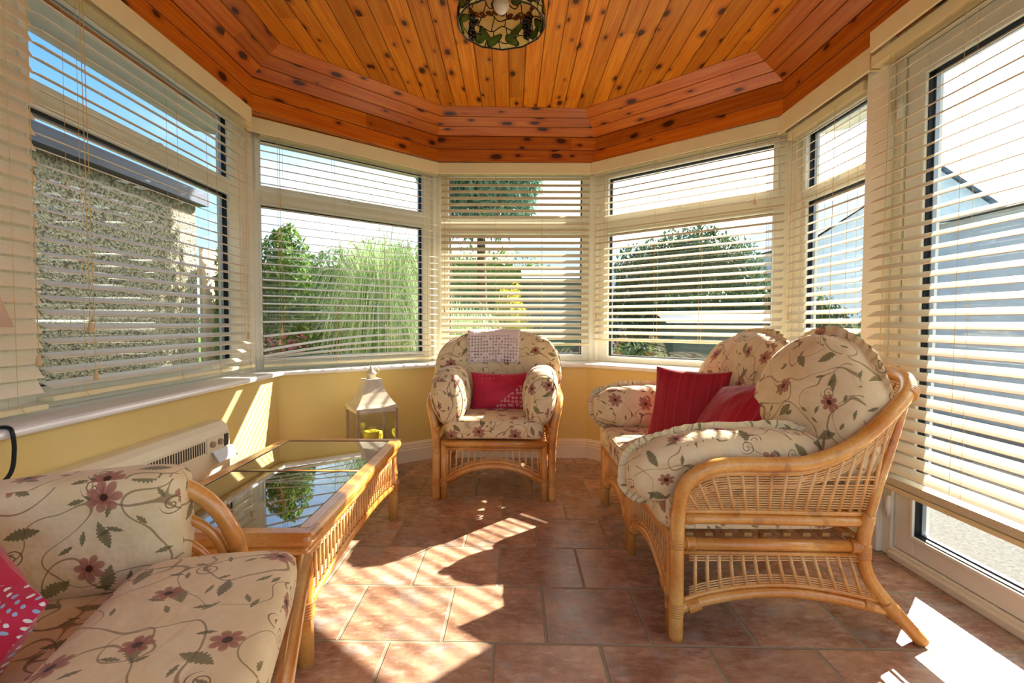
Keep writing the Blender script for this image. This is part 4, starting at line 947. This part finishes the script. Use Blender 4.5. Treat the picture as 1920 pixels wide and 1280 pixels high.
# ---- coffee table
TX0, TX1, TY0, TY1, TZ = -1.185, -.560, 1.375, 2.565, .405
ct_ = empty('coffee_table', ((TX0+TX1)/2, (TY0+TY1)/2, 0)); tag(ct_, 'long rattan coffee table with two smoked glass panels along the left wall', 'coffee table')
hx_, hy_ = (TX1-TX0)/2, (TY1-TY0)/2; m_ = MB()
for (z, rr, ins) in ((TZ-.020, .020, .02), (TZ-.055, .014, .030)):
    c_ = [(-hx_+ins, -hy_+ins, z), (hx_-ins, -hy_+ins, z), (hx_-ins, hy_-ins, z), (-hx_+ins, hy_-ins, z)]
    for i in range(4): m_.tube([c_[i], c_[(i+1) % 4]], rr, 12)
    for c in c_: m_.lathe([(.001, -rr), (rr*.7, -rr*.7), (rr, 0), (rr*.7, rr*.7), (.001, rr)], c, 12)
fw = .058
m_.box((-hx_+.02, -hy_+.02, TZ-.016), (hx_-.02, -hy_+fw, TZ-.001)); m_.box((-hx_+.02, hy_-fw, TZ-.016), (hx_-.02, hy_-.02, TZ-.001)); m_.box((-hx_+.02, -hy_+fw, TZ-.016), (-hx_+fw, hy_-fw, TZ-.001)); m_.box((hx_-fw, -hy_+fw, TZ-.016), (hx_-.02, hy_-fw, TZ-.001))
m_.build('top_frame', M['cane'], ct_, smooth=False, bevel=.002)
MB().tube([(-hx_+fw-.01, .03, TZ-.012), (hx_-fw+.01, .03, TZ-.012)], .011, 10).build('cross_bar', M['cane'], ct_, smooth=True)
for (ya, yb) in ((-hy_+fw, .02), (.04, hy_-fw)):
    g = MB().box((-hx_+fw, ya, TZ-.009), (hx_-fw, yb, TZ-.004)).build('glass_panel', M['table_glass'], ct_)
    q = MB(); z0, z1 = TZ-.0115, TZ-.003
    q.box((-hx_+fw, ya, z0), (hx_-fw, ya+.004, z1)); q.box((-hx_+fw, yb-.004, z0), (hx_-fw, yb, z1)); q.box((-hx_+fw, ya+.004, z0), (-hx_+fw+.004, yb-.004, z1)); q.box((hx_-fw-.004, ya+.004, z0), (hx_-fw, yb-.004, z1)); q.build('glass_edge', M['gasket'], g)
lx, ly = hx_-.042, hy_-.055
for sx in (1, -1):
    for sy in (1, -1):
        lg = MB().tube([(sx*lx, sy*ly, 0), (sx*lx, sy*ly, TZ-.06)], .0235, 14).build('leg', M['cane'], ct_, smooth=True)
        b = Bind(); binding(b, (sx*lx, sy*ly, .165), (0, 0, 1), .025, .05); binding(b, (sx*lx, sy*(ly-.04), .172), (0, 1, sy*-.12), .016, .03, 4); b.build('cane_binding', M['binding'], lg, smooth=True)
def apron(p, q, nsp, z0=.165, zm=.205):
    p, q = Vector(p), Vector(q); ar = []
    for i in range(17):
        u = i/16; a = p.lerp(q, u); a.z = z0+(zm-z0)*(1-abs(2*u-1)**2.2); ar.append(a)
    m_ = MB().tube(ar, .0135, 10); m_.tube([Vector((p.x, p.y, TZ-.078)), Vector((q.x, q.y, TZ-.078))], .009, 8); m_.build('arched_rail', M['cane'], ct_, smooth=True)
    wb = MB(); wicker(wb, [a+Vector((0, 0, .012)) for a in ar], [Vector((a.x, a.y, TZ-.085)) for a in ar], nsp, [(.002, .034, 'b'), (.002, .022, 't')], amp=.0075, rs=.0056, rw=.0028, step=.0074); wb.build('spindle_panel', M['wicker'], ct_, smooth=True)
for sx in (1, -1): apron((sx*lx, -ly, 0), (sx*lx, ly, 0), 34)
for sy in (1, -1): apron((-lx, sy*ly, 0), (lx, sy*ly, 0), 16)

# ---- lantern on the floor behind the table
ln = empty('candle_lantern', (-.875, 3.10, 0), R(33)); tag(ln, 'cream metal lantern with curved roof and ring handle standing behind the coffee table', 'lantern')
a_ = .118; m_ = MB(); prof = [(a_+.014, .478), (a_+.012, .486), (a_-.006, .505), (a_-.026, .535), (a_-.046, .570), (a_-.062, .61), (.052, .645), (.050, .652)]
n = len(prof); vs = [(sx*r_, sy*r_, z) for r_, z in prof for sx, sy in ((1, 1), (-1, 1), (-1, -1), (1, -1))]
m_.add(vs, [(4*i+k, 4*i+(k+1) % 4, 4*i+4+(k+1) % 4, 4*i+4+k) for i in range(n-1) for k in range(4)]+[(3, 2, 1, 0), (4*n-4, 4*n-3, 4*n-2, 4*n-1)]); m_.build('roof', M['lantern'], ln)
MB().lathe([(.026, .652), (.026, .680), (.034, .684), (.030, .690), (.016, .704), (.010, .712), (.008, .728), (.001, .732)], seg=20).build('chimney_cap', M['lantern'], ln, smooth=True)
rg = [Vector((.028+.022*math.cos(t*2*PI/24), .0, .698+.022*math.sin(t*2*PI/24))) for t in range(24)]; MB().tube(rg, .0022, 6, closed=True).build('ring_handle', M['lantern'], ln, smooth=True)
for sx in (1, -1):
    for sy in (1, -1): MB().box((sx*a_-.008, sy*a_-.008, .03), (sx*a_+.008, sy*a_+.008, .478)).build('post', M['lantern_dark'], ln, bevel=.001)
m_ = MB().box((-a_-.012, -a_-.012, 0), (a_+.012, a_+.012, .03)); m_.build('base', M['lantern'], ln, bevel=.002)
m_ = MB()
for s in (1, -1): m_.box((-a_, s*a_-.007, .458), (a_, s*a_+.007, .478)); m_.box((s*a_-.007, -a_, .458), (s*a_+.007, a_, .478))
m_.build('top_band', M['lantern'], ln)
for k, (x, y, w_, d_) in enumerate(((0, a_, a_, .001), (0, -a_, a_, .001), (a_, 0, .001, a_), (-a_, 0, .001, a_))): MB().box((x-max(w_-.009, .001), y-max(d_-.009, .001), .031), (x+max(w_-.009, .001), y+max(d_-.009, .001), .457)).build('glass_side', M['glass'], ln)
for (x, y, z, r_, lb) in ((-.010, -.030, .335, .045, 'wide yellow pillar candle at the front inside the lantern'), (.055, .050, .31, .030, 'slimmer yellow pillar candle at the back inside the lantern')):
    p = ln.matrix_basis
    e = empty('pillar_candle', Matrix.Translation((-.875, 3.10, 0)) @ Matrix.Rotation(R(33), 4, 'Z') @ Vector((x, y, .031))); tag(e, lb, 'candle')
    MB().lathe([(r_, 0), (r_, z-.045), (r_*.96, z-.035), (r_*.5, z-.045), (.001, z-.048)], seg=24).build('wax', M['candle'], e, smooth=True); MB().tube([(0, 0, z-.05), (.001, 0, z-.03)], .0012, 5).build('wick', M['black'], e)

# ---- storage heater on the left wall
ht = empty('wall_heater', (-1.438, 1.60, .04)); tag(ht, 'long ivory storage heater with vertical grille slots under the left sill', 'heater'); Y0, Y1, XF = -.78, .79, .08
m_ = MB(); pr = [(0, 0), (XF, 0), (XF, .43), (XF-.012, .470), (XF-.035, .492), (0, .495)]
m_.add([(x, Y0, z) for x, z in pr]+[(x, Y1, z) for x, z in pr], [tuple(range(6)), tuple(reversed(range(6, 12)))]+[(i, 6+i, 6+(i+1) % 6, (i+1) % 6) for i in range(6)]); m_.build('casing', M['heater'], ht, bevel=.004)
m_ = MB().box((XF-.001, Y0+.05, .375), (XF+.003, .60, .438)); g = m_.build('grille', M['heater'], ht)
m_ = MB(); y = Y0+.06
while y < .59: m_.box((XF+.002, y, .381), (XF+.0045, y+.0075, .432)); y += .0155
m_.build('slots', M['heater_dark'], g)
m_ = MB().box((XF-.001, .605, .372), (XF+.004, .775, .440)); cp_ = m_.build('control_panel', M['heater'], ht)
for y in (.64, .70): MB().lathe([(.014, 0), (.013, .012), (.001, .013)], seg=16, mat=Matrix.Translation((XF+.004, y, .408)) @ Matrix.Rotation(PI/2, 4, 'Y')).build('knob', M['lantern_dark'], cp_, smooth=True)
MB().box((XF+.003, .735, .378), (XF+.006, .768, .434)).build('recess', M['heater_dark'], cp_)
m_ = MB().box((0, .635, -.058), (.006, .785, 0), Matrix.Translation((XF+.006, 0, .372)) @ Matrix.Rotation(R(-32), 4, 'Y')); m_.build('open_flap', M['heater_blue'], ht, bevel=.001)

# ---- table lamp on the sill at the left edge, and its cable
lp = empty('table_lamp', (-1.50, 1.355, ZS)); tag(lp, 'pale pink table lamp shade just showing at the left edge of the view', 'table lamp')
MB().lathe([(.045, 0), (.045, .012), (.014, .03), (.02, .08), (.012, .14), (.008, .27), (.002, .28)], seg=20).build('base', M['brass'], lp, smooth=True)
m_ = MB().lathe([(.108, .285), (.055, .46), (.0535, .46), (.1065, .285)], seg=36); m_.build('lamp_shade', M['lampshade'], lp, smooth=True)
tag(MB().tube(spline([(-1.50, 1.39, .7135), (-1.44, 1.385, .706), (-1.400, 1.380, .706), (-1.385, 1.377, .690), (-1.383, 1.378, .64), (-1.388, 1.370, .58), (-1.41, 1.335, .53), (-1.425, 1.30, .47)], 8), .0055, 8).build('power_cable', M['black'], None, smooth=True), 'black cable hanging over the left sill edge', 'cable')

# ---- stained glass ceiling lamp
tl = empty('ceiling_lamp', (-.042, 1.90, 2.10)); tag(tl, 'stained glass dome ceiling lamp with vines and grapes', 'ceiling lamp'); R0 = .160
def dome(v): # v 0 rim .. 1 top
    a = v*R(78); return (R0*(math.cos(a)**.85)*(1+.03*math.sin(v*PI)), .215*math.sin(a)**1.05)
rnd = random.Random(12); rowsv = [0, .13, .27, .41, .56, .72, .88]; m_ = MB(); came = MB()
def dp(u, v, o=0.0):
    r_, z = dome(max(0, min(1, v))); return ((r_+o)*math.cos(u*2*PI), (r_+o)*math.sin(u*2*PI), z+o*.4)
def bv(j, u): return rowsv[j]+(0 if j in (0,) else .030*math.sin(u*2*PI*(5+j)+j*1.7)+.018*math.sin(u*2*PI*(11+j)))
came_u = 120
for j in range(1, len(rowsv)): came.tube([dp(i/came_u, bv(j, i/came_u)) for i in range(came_u)], .0021, 5, closed=True)
for j in range(len(rowsv)-1):
    n_ = (17, 18, 17, 16, 13, 9)[j]; ph = rnd.random(); us = [(k+ph+rnd.uniform(-.2, .2))/n_ for k in range(n_)]; us.append(us[0]+1); ln_ = [rnd.uniform(-.006, .006) for _ in range(n_)]; ln_.append(ln_[0])
    for k in range(n_):
        vs = []
        for bb in range(5):
            for aa in range(6):
                f = bb/4; ul = us[k]+ln_[k]*(f-.5)*2; ur = us[k+1]+ln_[k+1]*(f-.5)*2; u = ul+(ur-ul)*aa/5; v = bv(j, u)*(1-f)+bv(j+1, u)*f; vs.append(dp(u, v))
        m_.add(vs, [(b_*6+c_, b_*6+c_+1, b_*6+c_+7, b_*6+c_+6) for b_ in range(4) for c_ in range(5)])
        came.tube([dp(us[k]+ln_[k]*(f/2-1), bv(j, us[k])*(1-f/4)+bv(j+1, us[k])*f/4) for f in range(5)], .0021, 5)
m_.build('glass_mosaic', M['tg_cream'], tl, smooth=True); came.build('lead_lines', M['lead'], tl, smooth=True)
came2 = MB(); vs = [dp(k/48, .88+.04*i) for i in range(4) for k in range(48)]; came2.add(vs, [(i*48+k, i*48+(k+1) % 48, (i+1)*48+(k+1) % 48, (i+1)*48+k) for i in range(3) for k in range(48)]); came2.build('crown_cap', M['brass'], tl, smooth=True)
def motif(shape, off, mat, nm):
    q = MB()
    for (uc, vc, ru, rv, rot) in shape:
        for sd in (1, -1):
            for (sc, oo) in ((1.0, off*.45), (.86, off)):
                vs = []; N_ = 18
                for ring_ in (1.0, .5, .02):
                    for i in range(N_):
                        a = 2*PI*i/N_; lu, lv = math.cos(a)*ru*sc*ring_, math.sin(a)*rv*sc*ring_*(1-.35*math.cos(a)); u = uc+lu*math.cos(rot)-lv*math.sin(rot)*.8; v = vc+(lu*math.sin(rot)*1.2+lv*math.cos(rot)); v = max(.004, v)
                        r_, z = dome(v); o2 = oo*sd; vs.append(((r_+o2)*math.cos(u*2*PI), (r_+o2)*math.sin(u*2*PI), z+o2*.5))
                q.add(vs, [(rr_*N_+i, rr_*N_+(i+1) % N_, (rr_+1)*N_+(i+1) % N_, (rr_+1)*N_+i) for rr_ in (0, 1) for i in range(N_)], None, 1 if sc < 1 else 0)
    q.build(nm, [M['lead'], mat], tl, smooth=True)
lv = []; bn = []; gp = []
for q in range(4):
    b0 = q/4+.0
    for (du, v, ru, rv, ro) in ((.035, .12, .022, .10, .3), (.072, .18, .020, .10, -.3), (.100, .10, .026, .07, .2), (.190, .24, .022, .10, .4), (.212, .12, .022, .09, -.3), (.165, .62, .036, .07, .3), (.02, .58, .04, .07, -.4)): lv.append((b0+du, v, ru, rv, ro))
    for i in range(8): u = b0+i*.031; bn.append((u, .43+.05*math.sin((u*4)*2*PI+1.0), .0165, .030, .25*math.cos((u*4)*2*PI+1.0)))
motif(lv, .0052, M['tg_green'], 'glass_leaves'); motif(bn, .0046, M['tg_brown'], 'glass_branch')
for k in range(4):
    q = MB()
    for i in range(30):
        v = .05+.30*rnd.random(); wdt = .024*(v/.35)**.5+.004; u = k/4+.135+rnd.uniform(-wdt, wdt); r_, z = dome(v)
        for sd in (1, -1): c_ = ((r_+.004*sd)*math.cos(u*2*PI), (r_+.004*sd)*math.sin(u*2*PI), z); q.lathe([(.001, -.0085), (.006, -.006), (.0085, 0), (.006, .006), (.001, .0085)], c_, 8)
    q.build('grape_cluster', M['tg_grape'], tl, smooth=True)
MB().tube([(R0*1.002*math.cos(2*PI*i/72), R0*1.002*math.sin(2*PI*i/72), -.001+.0035*abs(math.sin(i*PI/6))) for i in range(72)], .0032, 6, closed=True).build('rim', M['lead'], tl, smooth=True)
MB().lathe([(.001, .045), (.016, .049), (.027, .062), (.031, .080), (.027, .098), (.014, .115), (.012, .135)], seg=24).build('bulb', M['bulb'], tl, smooth=True)
MB().lathe([(.016, .13), (.018, .17), (.016, .20), (.045, .214), (.045, .222), (.01, .226), (.006, .26), (.006, .398), (.045, .40), (.05, .419), (.001, .4195)], seg=24).build('stem_and_rose', M['brass'], tl, smooth=True)
